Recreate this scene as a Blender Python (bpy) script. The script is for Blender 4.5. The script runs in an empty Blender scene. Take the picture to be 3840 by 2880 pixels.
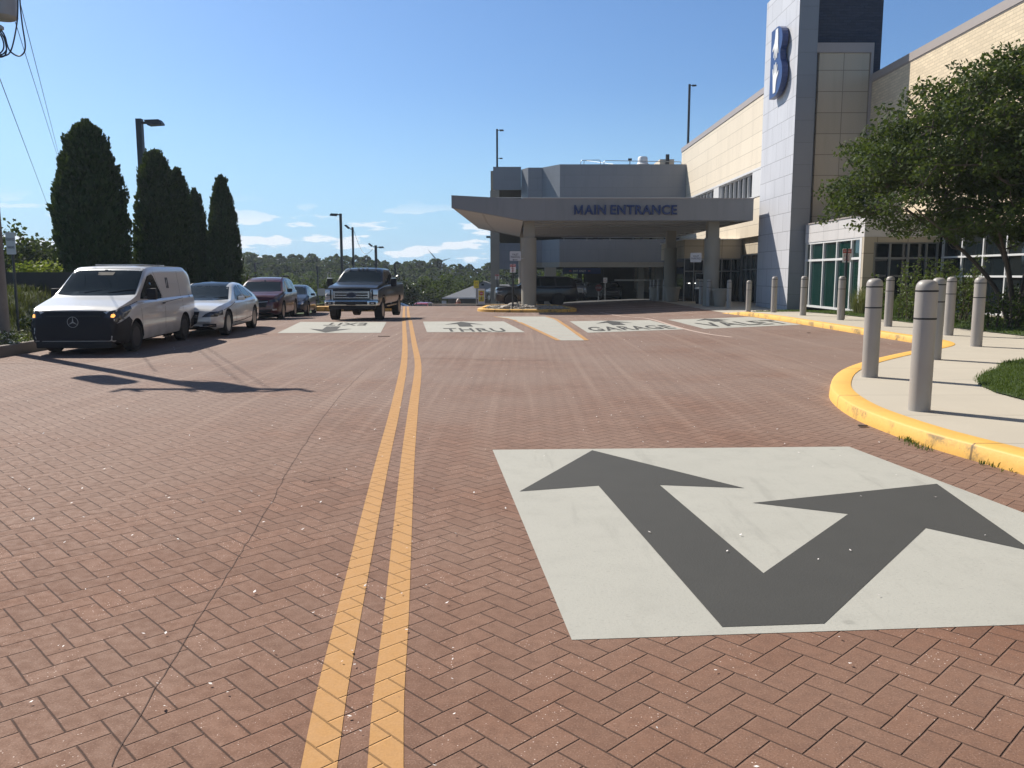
import bpy, bmesh, math, random
from mathutils import Vector, Matrix
from mathutils.bvhtree import BVHTree
R = math.radians
rnd = random.Random(7)
SC = bpy.context.scene
COL = SC.collection

# ------------------------------------------------------------------ camera
F = 3106.0; PITCH = R(7.55); CAMH = 1.7
_c, _s = math.cos(PITCH), math.sin(PITCH)
cam_d = bpy.data.cameras.new('camera'); cam = bpy.data.objects.new('camera', cam_d); COL.objects.link(cam)
cam.location = (0, 0, CAMH); cam.rotation_euler = (R(90) - PITCH, 0, 0)
cam_d.sensor_width = 36; cam_d.lens = 36 * F / 3840; cam_d.clip_start = .05; cam_d.clip_end = 3000
SC.camera = cam
# ------------------------------------------------------------------ sun, sky, exposure
SUN_AZ, SUN_EL = 48.3, 42.0            # azimuth to the left of straight ahead, elevation
to_sun = Vector((-math.sin(R(SUN_AZ)) * math.cos(R(SUN_EL)), math.cos(R(SUN_AZ)) * math.cos(R(SUN_EL)), math.sin(R(SUN_EL))))
sl = bpy.data.lights.new('sun', 'SUN'); sl.energy = 4.9; sl.angle = R(.5); sl.color = (1, .93, .83)
so = bpy.data.objects.new('sun', sl); COL.objects.link(so); so.rotation_euler = to_sun.to_track_quat('Z', 'Y').to_euler(); so.location = (-30, 20, 40)
W = bpy.data.worlds.new('World'); SC.world = W; W.use_nodes = True
def world():
    nt = W.node_tree; N = nt.nodes; L = nt.links; N.clear()
    out = N.new('ShaderNodeOutputWorld'); bg = N.new('ShaderNodeBackground'); sky = N.new('ShaderNodeTexSky')
    sky.sky_type = 'NISHITA'; sky.sun_disc = False; sky.sun_elevation = R(SUN_EL); sky.sun_rotation = R(-SUN_AZ)
    sky.air_density = 1.0; sky.dust_density = .9; sky.ozone_density = 2.0; sky.altitude = 0
    tc = N.new('ShaderNodeTexCoord'); sep = N.new('ShaderNodeSeparateXYZ'); L.new(tc.outputs['Generated'], sep.inputs[0])
    mp = N.new('ShaderNodeMapping'); mp.inputs['Scale'].default_value = (1, 1, 4.6); mp.inputs['Location'].default_value = (.37, .1, .02); L.new(tc.outputs['Generated'], mp.inputs[0])
    n1 = N.new('ShaderNodeTexNoise'); n1.inputs['Scale'].default_value = 13; n1.inputs['Detail'].default_value = 7; n1.inputs['Roughness'].default_value = .52; L.new(mp.outputs[0], n1.inputs[0])
    def mr(src, a, b, c=0, d=1):
        m = N.new('ShaderNodeMapRange'); m.interpolation_type = 'SMOOTHSTEP'
        for k, v in zip((1, 2, 3, 4), (a, b, c, d)): m.inputs[k].default_value = v
        L.new(src, m.inputs[0]); return m.outputs[0]
    def mu(a, b, op='MULTIPLY'):
        m = N.new('ShaderNodeMath'); m.operation = op
        for i, v in enumerate((a, b)):
            if isinstance(v, (int, float)): m.inputs[i].default_value = v
            else: L.new(v, m.inputs[i])
        return m.outputs[0]
    band = mr(sep.outputs[2], .092, .045)          # clouds only low over the horizon
    thr = mr(n1.outputs[0], .53, .575)
    f = mu(mu(thr, band), .8)
    hz = mu(mr(sep.outputs[2], .22, 0.0), .75)
    mx0 = N.new('ShaderNodeMix'); mx0.data_type = 'RGBA'; mx0.inputs[7].default_value = (3.9, 6.8, 9.6, 1)
    hs = N.new('ShaderNodeMix'); hs.data_type = 'RGBA'; hs.blend_type = 'MULTIPLY'; hs.inputs[0].default_value = 1; hs.inputs[7].default_value = (.68, .92, 1.20, 1); L.new(sky.outputs[0], hs.inputs[6])
    L.new(hz, mx0.inputs[0]); L.new(hs.outputs[2], mx0.inputs[6])
    mx = N.new('ShaderNodeMix'); mx.data_type = 'RGBA'; mx.inputs[7].default_value = (9.6, 9.8, 10.2, 1)
    L.new(f, mx.inputs[0]); L.new(mx0.outputs[2], mx.inputs[6])
    deep = N.new('ShaderNodeMix'); deep.data_type = 'RGBA'; deep.blend_type = 'MULTIPLY'; deep.inputs[0].default_value = 1   # upper sky dimmed, out of view, to deepen the shade below
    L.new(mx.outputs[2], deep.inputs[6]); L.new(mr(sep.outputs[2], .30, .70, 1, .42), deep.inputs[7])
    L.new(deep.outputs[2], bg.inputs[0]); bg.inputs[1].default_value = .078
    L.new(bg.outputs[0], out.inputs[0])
world()
SC.view_settings.view_transform = 'Standard'; SC.view_settings.look = 'None'; SC.view_settings.gamma = 1
SC.view_settings.exposure = 0.45
SC.cycles.max_bounces = 6; SC.cycles.transparent_max_bounces = 8; SC.cycles.use_denoising = True
SC.cycles.sample_clamp_indirect = 4

# ------------------------------------------------------------------ where a pixel of the 3840x2880 photograph lies
def ray(x, y):
    u = (x - 1920) / F; v = (1440 - y) / F
    return (u, _c + v * _s, -_s + v * _c)
def G(x, y, z=0.0):
    d = ray(x, y); t = (z - CAMH) / d[2]; return (d[0] * t, d[1] * t)
def atY(x, y, Y):
    d = ray(x, y); t = Y / d[1]; return (d[0] * t, Y, CAMH + d[2] * t)
def atX(x, y, X):
    d = ray(x, y); t = X / d[0]; return (X, d[1] * t, CAMH + d[2] * t)
def sst(a, b, x):
    t = min(1, max(0, (x - a) / (b - a))); return t * t * (3 - 2 * t)
def gz(x, y):
    D = .30 + (.08 - .30) * sst(4, 11, x)
    z = -D * sst(30, 41, y)
    a = .0036 + (.0007 - .0036) * sst(0, 5, x)
    if y > 50:
        u = y - 50; smax = .085
        uc = smax / (2 * a)
        z -= a * u * u if u < uc else a * uc * uc + smax * (u - uc)
    return max(z, -6.0 - .01 * max(0, y - 120)) if y < 400 else -8.0

# ------------------------------------------------------------------ small helpers
def link(name, me, m=None, parent=None):
    o = bpy.data.objects.new(name, me); COL.objects.link(o)
    if m is not None:
        for q in (m if isinstance(m, (list, tuple)) else [m]): me.materials.append(q)
    if parent: o.parent = parent
    return o
def tag(o, label=None, cat=None, group=None, kind=None):
    if label: o['label'] = label
    if cat: o['category'] = cat
    if group: o['group'] = group
    if kind: o['kind'] = kind
    return o
def thing(name, loc, label, cat, group=None, rz=0):
    o = bpy.data.objects.new(name, None); COL.objects.link(o); o.location = loc; o.rotation_euler = (0, 0, rz)
    o.empty_display_size = .2
    return tag(o, label, cat, group)
def kids(o): return [c for c in bpy.data.objects if c.parent == o]
def copy_tree(o, loc=None, rz=None, label=None, parent=None):
    c = o.copy(); COL.objects.link(c)
    if parent: c.parent = parent
    if loc is not None: c.location = loc
    if rz is not None: c.rotation_euler = (0, 0, rz)
    if label: c['label'] = label
    for ch in kids(o): copy_tree(ch, parent=c)
    return c

class MB:
    def __init__(s): s.v = []; s.f = []; s.mi = []
    def add(s, vs, fs, mi=0):
        n = len(s.v); s.v += [tuple(v) for v in vs]; s.f += [tuple(i + n for i in f) for f in fs]; s.mi += [mi] * len(fs); return s
    def box(s, x0, x1, y0, y1, z0, z1, mi=0):
        v = [(x, y, z) for z in (z0, z1) for y in (y0, y1) for x in (x0, x1)]
        return s.add(v, [(0, 2, 3, 1), (4, 5, 7, 6), (0, 1, 5, 4), (1, 3, 7, 5), (3, 2, 6, 7), (2, 0, 4, 6)], mi)
    def prism(s, poly, z0, z1, mi=0):            # poly counter-clockwise in xy
        n = len(poly); v = [(x, y, z0) for x, y in poly] + [(x, y, z1) for x, y in poly]
        f = [tuple(range(n - 1, -1, -1)), tuple(range(n, 2 * n))] + [(i, (i + 1) % n, (i + 1) % n + n, i + n) for i in range(n)]
        return s.add(v, f, mi)
    def poly3(s, a, ext, mi=0):                 # planar polygon a (3D) extruded by vector ext
        n = len(a); e = Vector(ext); v = [tuple(p) for p in a] + [tuple(Vector(p) + e) for p in a]
        f = [tuple(range(n - 1, -1, -1)), tuple(range(n, 2 * n))] + [(i, (i + 1) % n, (i + 1) % n + n, i + n) for i in range(n)]
        return s.add(v, f, mi)
    def tube(s, pts, r, n=8, mi=0, cap=True):
        pts = [Vector(p) for p in pts]; rs = r if isinstance(r, (list, tuple)) else [r] * len(pts)
        rings = []; ref = None
        for i, p in enumerate(pts):
            t = (pts[min(i + 1, len(pts) - 1)] - pts[max(i - 1, 0)])
            if t.length < 1e-9: t = Vector((0, 0, 1))
            t.normalize()
            if ref is None: ref = Vector((1, 0, 0)) if abs(t.x) < .8 else Vector((0, 1, 0))
            a = (ref - t * ref.dot(t)).normalized(); b = t.cross(a); ref = a
            rings.append([p + (a * math.cos(2 * math.pi * k / n) + b * math.sin(2 * math.pi * k / n)) * rs[i] for k in range(n)])
        v = [q for rg in rings for q in rg]; f = []
        for i in range(len(pts) - 1):
            for k in range(n):
                f.append((i * n + k, i * n + (k + 1) % n, (i + 1) * n + (k + 1) % n, (i + 1) * n + k))
        if cap: f += [tuple(range(n - 1, -1, -1)), tuple(range((len(pts) - 1) * n, len(pts) * n))]
        return s.add(v, f, mi)
    def lathe(s, prof, n=24, o=(0, 0, 0), axis='Z', mi=0):   # prof: (r,h)
        v = []; f = []
        for r, h in prof:
            for k in range(n):
                a = 2 * math.pi * k / n; c_, s_ = math.cos(a) * r, math.sin(a) * r
                p = (c_, s_, h) if axis == 'Z' else ((c_, h, s_) if axis == 'Y' else (h, c_, s_))
                v.append((p[0] + o[0], p[1] + o[1], p[2] + o[2]))
        for i in range(len(prof) - 1):
            for k in range(n):
                q = (i * n + k, i * n + (k + 1) % n, (i + 1) * n + (k + 1) % n, (i + 1) * n + k)
                f.append(q if axis != 'Y' else q[::-1])
        m = len(prof)
        if prof[0][0] > 1e-6: f.append(tuple(range(n))[::-1] if axis != 'Y' else tuple(range(n)))
        if prof[-1][0] > 1e-6: f.append(tuple((m - 1) * n + k for k in range(n)) if axis != 'Y' else tuple((m - 1) * n + k for k in range(n))[::-1])
        return s.add(v, f, mi)
    def mesh(s, smooth=None, name='mesh'):
        me = bpy.data.meshes.new(name); me.from_pydata(s.v, [], s.f)
        me.polygons.foreach_set('material_index', s.mi)
        if smooth is not None:
            me.polygons.foreach_set('use_smooth', [True] * len(me.polygons)); me.set_sharp_from_angle(angle=R(smooth))
        me.update(); return me
    def build(s, name, m, parent=None, smooth=None, bevel=0):
        me = s.mesh(smooth, name)
        if bevel:
            bm = bmesh.new(); bm.from_mesh(me); bmesh.ops.remove_doubles(bm, verts=bm.verts, dist=1e-5)
            es = [e for e in bm.edges if len(e.link_faces) == 2 and e.calc_face_angle(0) > R(35)]
            bmesh.ops.bevel(bm, geom=es, offset=bevel, segments=2, affect='EDGES', profile=.6); bm.to_mesh(me); bm.free()
            me.polygons.foreach_set('use_smooth', [True] * len(me.polygons)); me.set_sharp_from_angle(angle=R(30))
        return link(name, me, m, parent)

def drape(name, poly, dz, m, parent=None, step=1.0, kind='structure', thick=0):
    """flat polygon (list of xy) cut into cells and laid on the ground dz above it"""
    bm = bmesh.new(); vs = [bm.verts.new((x, y, 0)) for x, y in poly]; fc = bm.faces.new(vs)
    if fc.normal.z < 0 or sum(poly[i][0] * poly[(i + 1) % len(poly)][1] - poly[(i + 1) % len(poly)][0] * poly[i][1] for i in range(len(poly))) < 0: fc.normal_flip()
    y0, y1 = min(p[1] for p in poly), max(p[1] for p in poly); x0, x1 = min(p[0] for p in poly), max(p[0] for p in poly)
    fc.normal_update(); bmesh.ops.triangulate(bm, faces=bm.faces[:])
    def cut(co, no):
        bmesh.ops.bisect_plane(bm, geom=bm.verts[:] + bm.edges[:] + bm.faces[:], plane_co=co, plane_no=no)
    t = math.ceil(max(y0, 29) / step) * step
    while t < y1: cut((0, t, 0), (0, 1, 0)); t += step
    if y1 > 30:
        t = math.ceil(x0 / step) * step
        while t < x1: cut((t, 0, 0), (1, 0, 0)); t += step
    for v in bm.verts: v.co.z = gz(v.co.x, v.co.y) + dz
    if thick:
        r = bmesh.ops.extrude_face_region(bm, geom=bm.faces[:]); ev = [g for g in r['geom'] if isinstance(g, bmesh.types.BMVert)]
        bmesh.ops.translate(bm, verts=ev, vec=(0, 0, -thick))
    bmesh.ops.recalc_face_normals(bm, faces=bm.faces[:])
    if not thick:
        for f in bm.faces:
            if f.normal.z < 0: f.normal_flip()
    me = bpy.data.meshes.new(name); bm.to_mesh(me); bm.free()
    o = link(name, me, m, parent)
    if kind: o['kind'] = kind
    return o

def text_mesh(txt, bold=0.0):
    cu = bpy.data.curves.new('t', 'FONT'); cu.body = txt; cu.offset = bold; cu.resolution_u = 4; cu.space_character = 1.08
    ob = bpy.data.objects.new('t', cu); me = bpy.data.meshes.new_from_object(ob)
    bpy.data.objects.remove(ob); bpy.data.curves.remove(cu)
    return me
def text_add(mb, txt, o, U, V, depth=0, N=None, bold=0.0, mi=0, quad=None, fn=None):
    """fit txt in the frame o + u*U + v*V; with quad, in the four corners bl, br, tr, tl"""
    me = text_mesh(txt, bold)
    xs = [v.co.x for v in me.vertices]; ys = [v.co.y for v in me.vertices]
    x0, x1, y0, y1 = min(xs), max(xs), min(ys), max(ys)
    if quad is None: o = Vector(o); U = Vector(U); V = Vector(V); N = Vector(N) if N is not None else U.cross(V).normalized()
    pts = []
    for v in me.vertices:
        a, b = (v.co.x - x0) / (x1 - x0), (v.co.y - y0) / (y1 - y0)
        if quad is None: pts.append(o + U * a + V * b + N * depth)
        else:
            q = [Vector(p) for p in quad]; p = (q[0] * (1 - a) + q[1] * a) * (1 - b) + (q[3] * (1 - a) + q[2] * a) * b
            pts.append(fn(p) if fn else p)
    fs = [tuple(p.vertices) for p in me.polygons]
    mb.add(pts, fs, mi)
    if depth and quad is None:
        back = [p - N * depth for p in pts]; n = len(pts)
        cnt = {}
        for f in fs:
            for i in range(len(f)):
                e = (f[i], f[(i + 1) % len(f)]); cnt[tuple(sorted(e))] = cnt.get(tuple(sorted(e)), []) + [e]
        sides = [(e[0][0], e[0][1]) for e in cnt.values() if len(e) == 1]
        mb.add(pts + back, [(b_, a_, a_ + n, b_ + n) for a_, b_ in sides], mi)
    bpy.data.meshes.remove(me)
    return mb
# ------------------------------------------------------------------ materials
def nodes(name):
    m = bpy.data.materials.new(name); m.use_nodes = True; nt = m.node_tree
    return m, nt, nt.nodes['Principled BSDF']
def setp(b, **k):
    for a, v in k.items():
        b.inputs[a.replace('_', ' ')].default_value = v
def tex(nt, kind, **k):
    n = nt.nodes.new('ShaderNodeTex' + kind)
    for a, v in k.items(): n.inputs[a].default_value = v
    return n
def coord(nt, out='Object', scale=None):
    t = nt.nodes.new('ShaderNodeTexCoord').outputs[out]
    if scale:
        mp = nt.nodes.new('ShaderNodeMapping'); mp.inputs['Scale'].default_value = scale; nt.links.new(t, mp.inputs[0]); return mp.outputs[0]
    return t
def mixc(nt, f, a, b, mode='MIX'):
    m = nt.nodes.new('ShaderNodeMix'); m.data_type = 'RGBA'; m.blend_type = mode
    for i, v in ((0, f), (6, a), (7, b)):
        if isinstance(v, (int, float)): m.inputs[i].default_value = v
        elif isinstance(v, (tuple, list)): m.inputs[i].default_value = (*v[:3], 1)
        else: nt.links.new(v, m.inputs[i])
    return m.outputs[2]
def mth(nt, op, a, b=0.0, c=None, clamp=False):
    m = nt.nodes.new('ShaderNodeMath'); m.operation = op; m.use_clamp = clamp
    for i, v in enumerate((a, b) if c is None else (a, b, c)):
        if isinstance(v, (int, float)): m.inputs[i].default_value = v
        else: nt.links.new(v, m.inputs[i])
    return m.outputs[0]
def mrange(nt, src, a, b, c=0, d=1, smooth=True):
    m = nt.nodes.new('ShaderNodeMapRange'); m.interpolation_type = 'SMOOTHSTEP' if smooth else 'LINEAR'
    for k, v in zip((1, 2, 3, 4), (a, b, c, d)): m.inputs[k].default_value = v
    nt.links.new(src, m.inputs[0]); return m.outputs[0]
def bump(nt, b, h, dist=.01, strength=1, prev=None):
    n = nt.nodes.new('ShaderNodeBump'); n.inputs['Distance'].default_value = dist; n.inputs['Strength'].default_value = strength
    nt.links.new(h, n.inputs['Height'])
    if prev is not None: nt.links.new(prev, n.inputs['Normal'])
    nt.links.new(n.outputs[0], b.inputs['Normal']); return n.outputs[0]
def simple(name, col, rough=.6, metal=0, var=.12, scale=3, bmp=0, bscale=40, spec=.5, coat=0, emit=None, es=1):
    m, nt, b = nodes(name); setp(b, Roughness=rough, Metallic=metal)
    b.inputs['Specular IOR Level'].default_value = spec
    if coat: b.inputs['Coat Weight'].default_value = coat; b.inputs['Coat Roughness'].default_value = .06
    if var:
        n = tex(nt, 'Noise', Scale=scale, Detail=5, Roughness=.6); nt.links.new(coord(nt), n.inputs['Vector'])
        c = mixc(nt, n.outputs[0], [x * (1 - var) for x in col], [min(1, x * (1 + var)) for x in col]); nt.links.new(c, b.inputs['Base Color'])
    else: b.inputs['Base Color'].default_value = (*col, 1)
    if bmp:
        n = tex(nt, 'Noise', Scale=bscale, Detail=3); nt.links.new(coord(nt), n.inputs['Vector']); bump(nt, b, n.outputs[0], bmp)
    if emit: b.inputs['Emission Color'].default_value = (*emit, 1); b.inputs['Emission Strength'].default_value = es
    return m
def mat_paver():
    m, nt, b = nodes('stamped_brick'); L = nt.links
    geo = nt.nodes.new('ShaderNodeNewGeometry'); pos = geo.outputs['Position']
    mp = nt.nodes.new('ShaderNodeMapping'); mp.inputs['Rotation'].default_value = (0, 0, R(-43.8)); L.new(pos, mp.inputs[0])
    wob = tex(nt, 'Noise', Scale=6, Detail=2); L.new(pos, wob.inputs[0])
    wv = nt.nodes.new('ShaderNodeVectorMath'); wv.operation = 'SCALE'; wv.inputs[3].default_value = .006; L.new(wob.outputs['Color'], wv.inputs[0])
    av = nt.nodes.new('ShaderNodeVectorMath'); av.operation = 'ADD'; L.new(mp.outputs[0], av.inputs[0]); L.new(wv.outputs[0], av.inputs[1])
    sep = nt.nodes.new('ShaderNodeSeparateXYZ'); L.new(av.outputs[0], sep.inputs[0])
    w = .1235
    u = mth(nt, 'DIVIDE', mth(nt, 'ADD', sep.outputs[0], 200.004), w); v = mth(nt, 'DIVIDE', mth(nt, 'ADD', sep.outputs[1], 200.03), w)
    i = mth(nt, 'FLOOR', u); j = mth(nt, 'FLOOR', v); fx = mth(nt, 'FRACT', u); fy = mth(nt, 'FRACT', v)
    k = mth(nt, 'MODULO', mth(nt, 'ADD', mth(nt, 'SUBTRACT', i, j), 4000.), 4.)
    def iseq(n): return mth(nt, 'LESS_THAN', mth(nt, 'ABSOLUTE', mth(nt, 'SUBTRACT', k, float(n))), .5)
    k0, k1, k2, k3 = iseq(0), iseq(1), iseq(2), iseq(3)
    def edge(d, skip): return mth(nt, 'ADD', d, mth(nt, 'MULTIPLY', skip, 1.0))
    ifx = mth(nt, 'SUBTRACT', 1.0, fx); ify = mth(nt, 'SUBTRACT', 1.0, fy)
    d = mth(nt, 'MINIMUM', mth(nt, 'MINIMUM', edge(fx, k1), edge(ifx, k0)), mth(nt, 'MINIMUM', edge(fy, k2), edge(ify, k3)))
    idx = mth(nt, 'SUBTRACT', i, k1); idy = mth(nt, 'SUBTRACT', j, k2)
    cb = nt.nodes.new('ShaderNodeCombineXYZ'); L.new(idx, cb.inputs[0]); L.new(idy, cb.inputs[1])
    wn = nt.nodes.new('ShaderNodeTexWhiteNoise'); wn.noise_dimensions = '2D'; L.new(cb.outputs[0], wn.inputs[0])
    n1 = tex(nt, 'Noise', Scale=.35, Detail=5, Roughness=.6); L.new(pos, n1.inputs[0])
    n2 = tex(nt, 'Noise', Scale=130, Detail=3, Roughness=.7); L.new(pos, n2.inputs[0])
    n3 = tex(nt, 'Noise', Scale=18, Detail=4); L.new(pos, n3.inputs[0])
    tr = nt.nodes.new('ShaderNodeMapping'); tr.inputs['Scale'].default_value = (4.2, .07, 1); tr.inputs['Rotation'].default_value = (0, 0, R(-4)); L.new(pos, tr.inputs[0])
    n4 = tex(nt, 'Noise', Scale=1, Detail=3); L.new(tr.outputs[0], n4.inputs[0])
    sy = nt.nodes.new('ShaderNodeSeparateXYZ'); L.new(pos, sy.inputs[0]); wearz = mrange(nt, sy.outputs[1], 5.5, 13, .12, 1)      # wheel tracks start past the turning area
    c = mixc(nt, wn.outputs[0], (.152, .067, .036), (.224, .106, .061))
    c = mixc(nt, mrange(nt, n1.outputs[0], .3, .7), c, (.225, .130, .088))
    c = mixc(nt, mth(nt, 'MULTIPLY', mrange(nt, n4.outputs[0], .50, .68, 0, .55), wearz), c, (.33, .215, .155))
    c = mixc(nt, mth(nt, 'MULTIPLY', mrange(nt, n4.outputs[0], .42, .28, 0, .35), wearz), c, (.11, .058, .038))
    no = tex(nt, 'Noise', Scale=1.1, Detail=6, Roughness=.7); L.new(pos, no.inputs[0]); c = mixc(nt, mrange(nt, no.outputs[0], .64, .76, 0, .45), c, (.085, .05, .036))
    c = mixc(nt, mrange(nt, no.outputs[0], .40, .28, 0, .4), c, (.33, .22, .16))
    c = mixc(nt, mrange(nt, n3.outputs[0], .35, .75, 0, .35), c, (.11, .062, .046))
    c = mixc(nt, mrange(nt, n2.outputs[0], .56, .66, 0, .55), c, (.38, .26, .20))
    c = mixc(nt, mrange(nt, n2.outputs[0], .44, .34, 0, .6), c, (.06, .03, .022))
    c = mixc(nt, mth(nt, 'MULTIPLY', mrange(nt, sy.outputs[1], 3.5, 15, .04, .48), mrange(nt, n1.outputs[0], .25, .6, .6, 1)), c, (.265, .215, .188))      # far sheen painted in as a patchy paler tone
    # the pale specks of the aggregate
    vo = tex(nt, 'Voronoi', Scale=75); L.new(pos, vo.inputs[0])
    wn2 = nt.nodes.new('ShaderNodeTexWhiteNoise'); L.new(vo.outputs['Color'], wn2.inputs[0])
    sp = mth(nt, 'MULTIPLY', mth(nt, 'LESS_THAN', vo.outputs['Distance'], mth(nt, 'MULTIPLY', wn.outputs[0], .22)), mth(nt, 'GREATER_THAN', wn2.outputs[0], .80))
    c = mixc(nt, mth(nt, 'MULTIPLY', sp, .8), c, (.75, .62, .55))
    joint = mrange(nt, d, .040, .012)
    c = mixc(nt, mth(nt, 'MULTIPLY', joint, .62), c, (.07, .040, .028))
    L.new(c, b.inputs['Base Color'])
    rg = mrange(nt, n3.outputs[0], .3, .7, .78, .92); L.new(rg, b.inputs['Roughness']); b.inputs['Specular IOR Level'].default_value = .38
    prof = mrange(nt, d, -.02, .052)
    h = mth(nt, 'ADD', prof, mth(nt, 'MULTIPLY', n2.outputs[0], .14))
    bump(nt, b, h, .0095, 1)
    return m
def mat_paint(name, col, wear=.15, worn=(.2, .1, .07)):
    """road paint over the stamped joints"""
    m = M['paver'].copy(); m.name = name; nt = m.node_tree; b = nt.nodes['Principled BSDF']
    lk = [l for l in nt.links if l.to_socket == b.inputs['Base Color']][0]; src = lk.from_socket
    pos = nt.nodes.new('ShaderNodeNewGeometry').outputs['Position']
    n = tex(nt, 'Noise', Scale=14, Detail=6, Roughness=.7); nt.links.new(pos, n.inputs[0])
    n2 = tex(nt, 'Noise', Scale=90, Detail=3); nt.links.new(pos, n2.inputs[0])
    pc = mixc(nt, n2.outputs[0], [x * .8 for x in col], [x * 1.15 for x in col])
    # joints stay visible: keep a little of the dark joint colour
    mul = mixc(nt, .75, pc, src, 'MIX')
    bw = nt.nodes.new('ShaderNodeRGBToBW'); nt.links.new(src, bw.inputs[0])
    dark = mrange(nt, bw.outputs[0], .062, .045, 0, .75)
    c = mixc(nt, dark, pc, [x * .35 for x in col])
    c = mixc(nt, mrange(nt, n.outputs[0], .62, .72, 0, wear * 4), c, src)
    nt.links.new(c, b.inputs['Base Color'])
    return m
def mat_concrete(name, col, var=.12, spots=True, joints=None, rough=.85, crack=False):
    m, nt, b = nodes(name); setp(b, Roughness=rough); L = nt.links
    pos = nt.nodes.new('ShaderNodeNewGeometry').outputs['Position']
    n = tex(nt, 'Noise', Scale=.9, Detail=6, Roughness=.6); L.new(pos, n.inputs[0])
    n2 = tex(nt, 'Noise', Scale=45, Detail=4, Roughness=.7); L.new(pos, n2.inputs[0])
    c = mixc(nt, n.outputs[0], [x * (1 - var) for x in col], [min(1, x * (1 + var)) for x in col])
    c = mixc(nt, mrange(nt, n2.outputs[0], .6, .75, 0, .3), c, [x * .6 for x in col])
    if spots:
        vo = tex(nt, 'Voronoi', Scale=1.6, Randomness=1); L.new(pos, vo.inputs[0])
        dd = tex(nt, 'Noise', Scale=9, Detail=2); L.new(pos, dd.inputs[0])
        e = mth(nt, 'ADD', vo.outputs['Distance'], mth(nt, 'MULTIPLY', dd.outputs[0], .08))
        c = mixc(nt, mrange(nt, e, .105, .075, 0, .4), c, [x * .55 for x in col])
        sc = coord(nt, 'Object', (30, 120, 1)); n5 = tex(nt, 'Noise', Scale=1, Detail=2); L.new(sc, n5.inputs[0])
        c = mixc(nt, mrange(nt, n5.outputs[0], .64, .72, 0, .5), c, [x * .5 for x in col])
        n6 = tex(nt, 'Noise', Scale=70, Detail=3, Roughness=.7); L.new(pos, n6.inputs[0]); c = mixc(nt, mrange(nt, n6.outputs[0], .60, .70, 0, .5), c, [x * .62 for x in col])
        tm_ = nt.nodes.new('ShaderNodeMapping'); tm_.inputs['Scale'].default_value = (6, .7, 1); tm_.inputs['Rotation'].default_value = (0, 0, R(-14)); L.new(pos, tm_.inputs[0]); n8 = tex(nt, 'Noise', Scale=1, Detail=4, Roughness=.6); L.new(tm_.outputs[0], n8.inputs[0]); c = mixc(nt, mrange(nt, n8.outputs[0], .56, .72, 0, .3), c, [x * .6 for x in col])      # tyre rubber
        n7 = tex(nt, 'Noise', Scale=3.5, Detail=5, Roughness=.7); L.new(pos, n7.inputs[0]); c = mixc(nt, mrange(nt, n7.outputs[0], .45, .75, 0, .28), c, [x * .7 for x in col])
    if joints:
        sp = nt.nodes.new('ShaderNodeSeparateXYZ'); L.new(pos, sp.inputs[0])
        w = tex(nt, 'Noise', Scale=3, Detail=1); L.new(pos, w.inputs[0])
        for ax, per, off in joints:
            t = mth(nt, 'ADD', sp.outputs[ax], off + 100)
            t = mth(nt, 'ABSOLUTE', mth(nt, 'SUBTRACT', mth(nt, 'FRACT', mth(nt, 'DIVIDE', t, per)), .5))
            c = mixc(nt, mrange(nt, mth(nt, 'MULTIPLY', t, per), .012, .006, 0, .6), c, [x * .35 for x in col])
    L.new(c, b.inputs['Base Color']); bump(nt, b, n2.outputs[0], .003, .6)
    return m
def mat_panel(name, col, bw, bh, off=.5, mortar=.5, ms=.012, rough=.55, var=.05, shift=(0, 0), bmp=.004, metal=0, stain=.12):
    """cladding panels or bricks on the axis-parallel walls, laid out in metres"""
    m, nt, b = nodes(name); setp(b, Roughness=rough, Metallic=metal); L = nt.links
    sep = nt.nodes.new('ShaderNodeSeparateXYZ'); pos = nt.nodes.new('ShaderNodeNewGeometry').outputs['Position']; L.new(pos, sep.inputs[0])
    cb = nt.nodes.new('ShaderNodeCombineXYZ'); L.new(mth(nt, 'ADD', mth(nt, 'ADD', sep.outputs[0], sep.outputs[1]), shift[0] + 200), cb.inputs[0]); L.new(mth(nt, 'ADD', sep.outputs[2], shift[1] + 20), cb.inputs[1])
    br = nt.nodes.new('ShaderNodeTexBrick'); br.offset = off; br.offset_frequency = 2; br.squash = 1
    for a, v in (('Scale', 1), ('Mortar Size', ms), ('Mortar Smooth', .1), ('Bias', 0), ('Brick Width', bw), ('Row Height', bh)): br.inputs[a].default_value = v
    br.inputs['Color1'].default_value = (*[x * (1 - var) for x in col], 1); br.inputs['Color2'].default_value = (*[min(1, x * (1 + var)) for x in col], 1)
    br.inputs['Mortar'].default_value = (*[x * mortar for x in col], 1); L.new(cb.outputs[0], br.inputs[0])
    st = nt.nodes.new('ShaderNodeMapping'); st.inputs['Scale'].default_value = (1.3, 1.3, .16); L.new(pos, st.inputs[0])
    n = tex(nt, 'Noise', Scale=1, Detail=5, Roughness=.65); L.new(st.outputs[0], n.inputs[0])
    c = mixc(nt, mrange(nt, n.outputs[0], .45, .75, 0, stain * 2), br.outputs[0], [x * .62 for x in col])
    L.new(c, b.inputs['Base Color'])
    inv = mth(nt, 'SUBTRACT', 1.0, br.outputs['Fac']); bump(nt, b, inv, bmp, .7)
    return m
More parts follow.
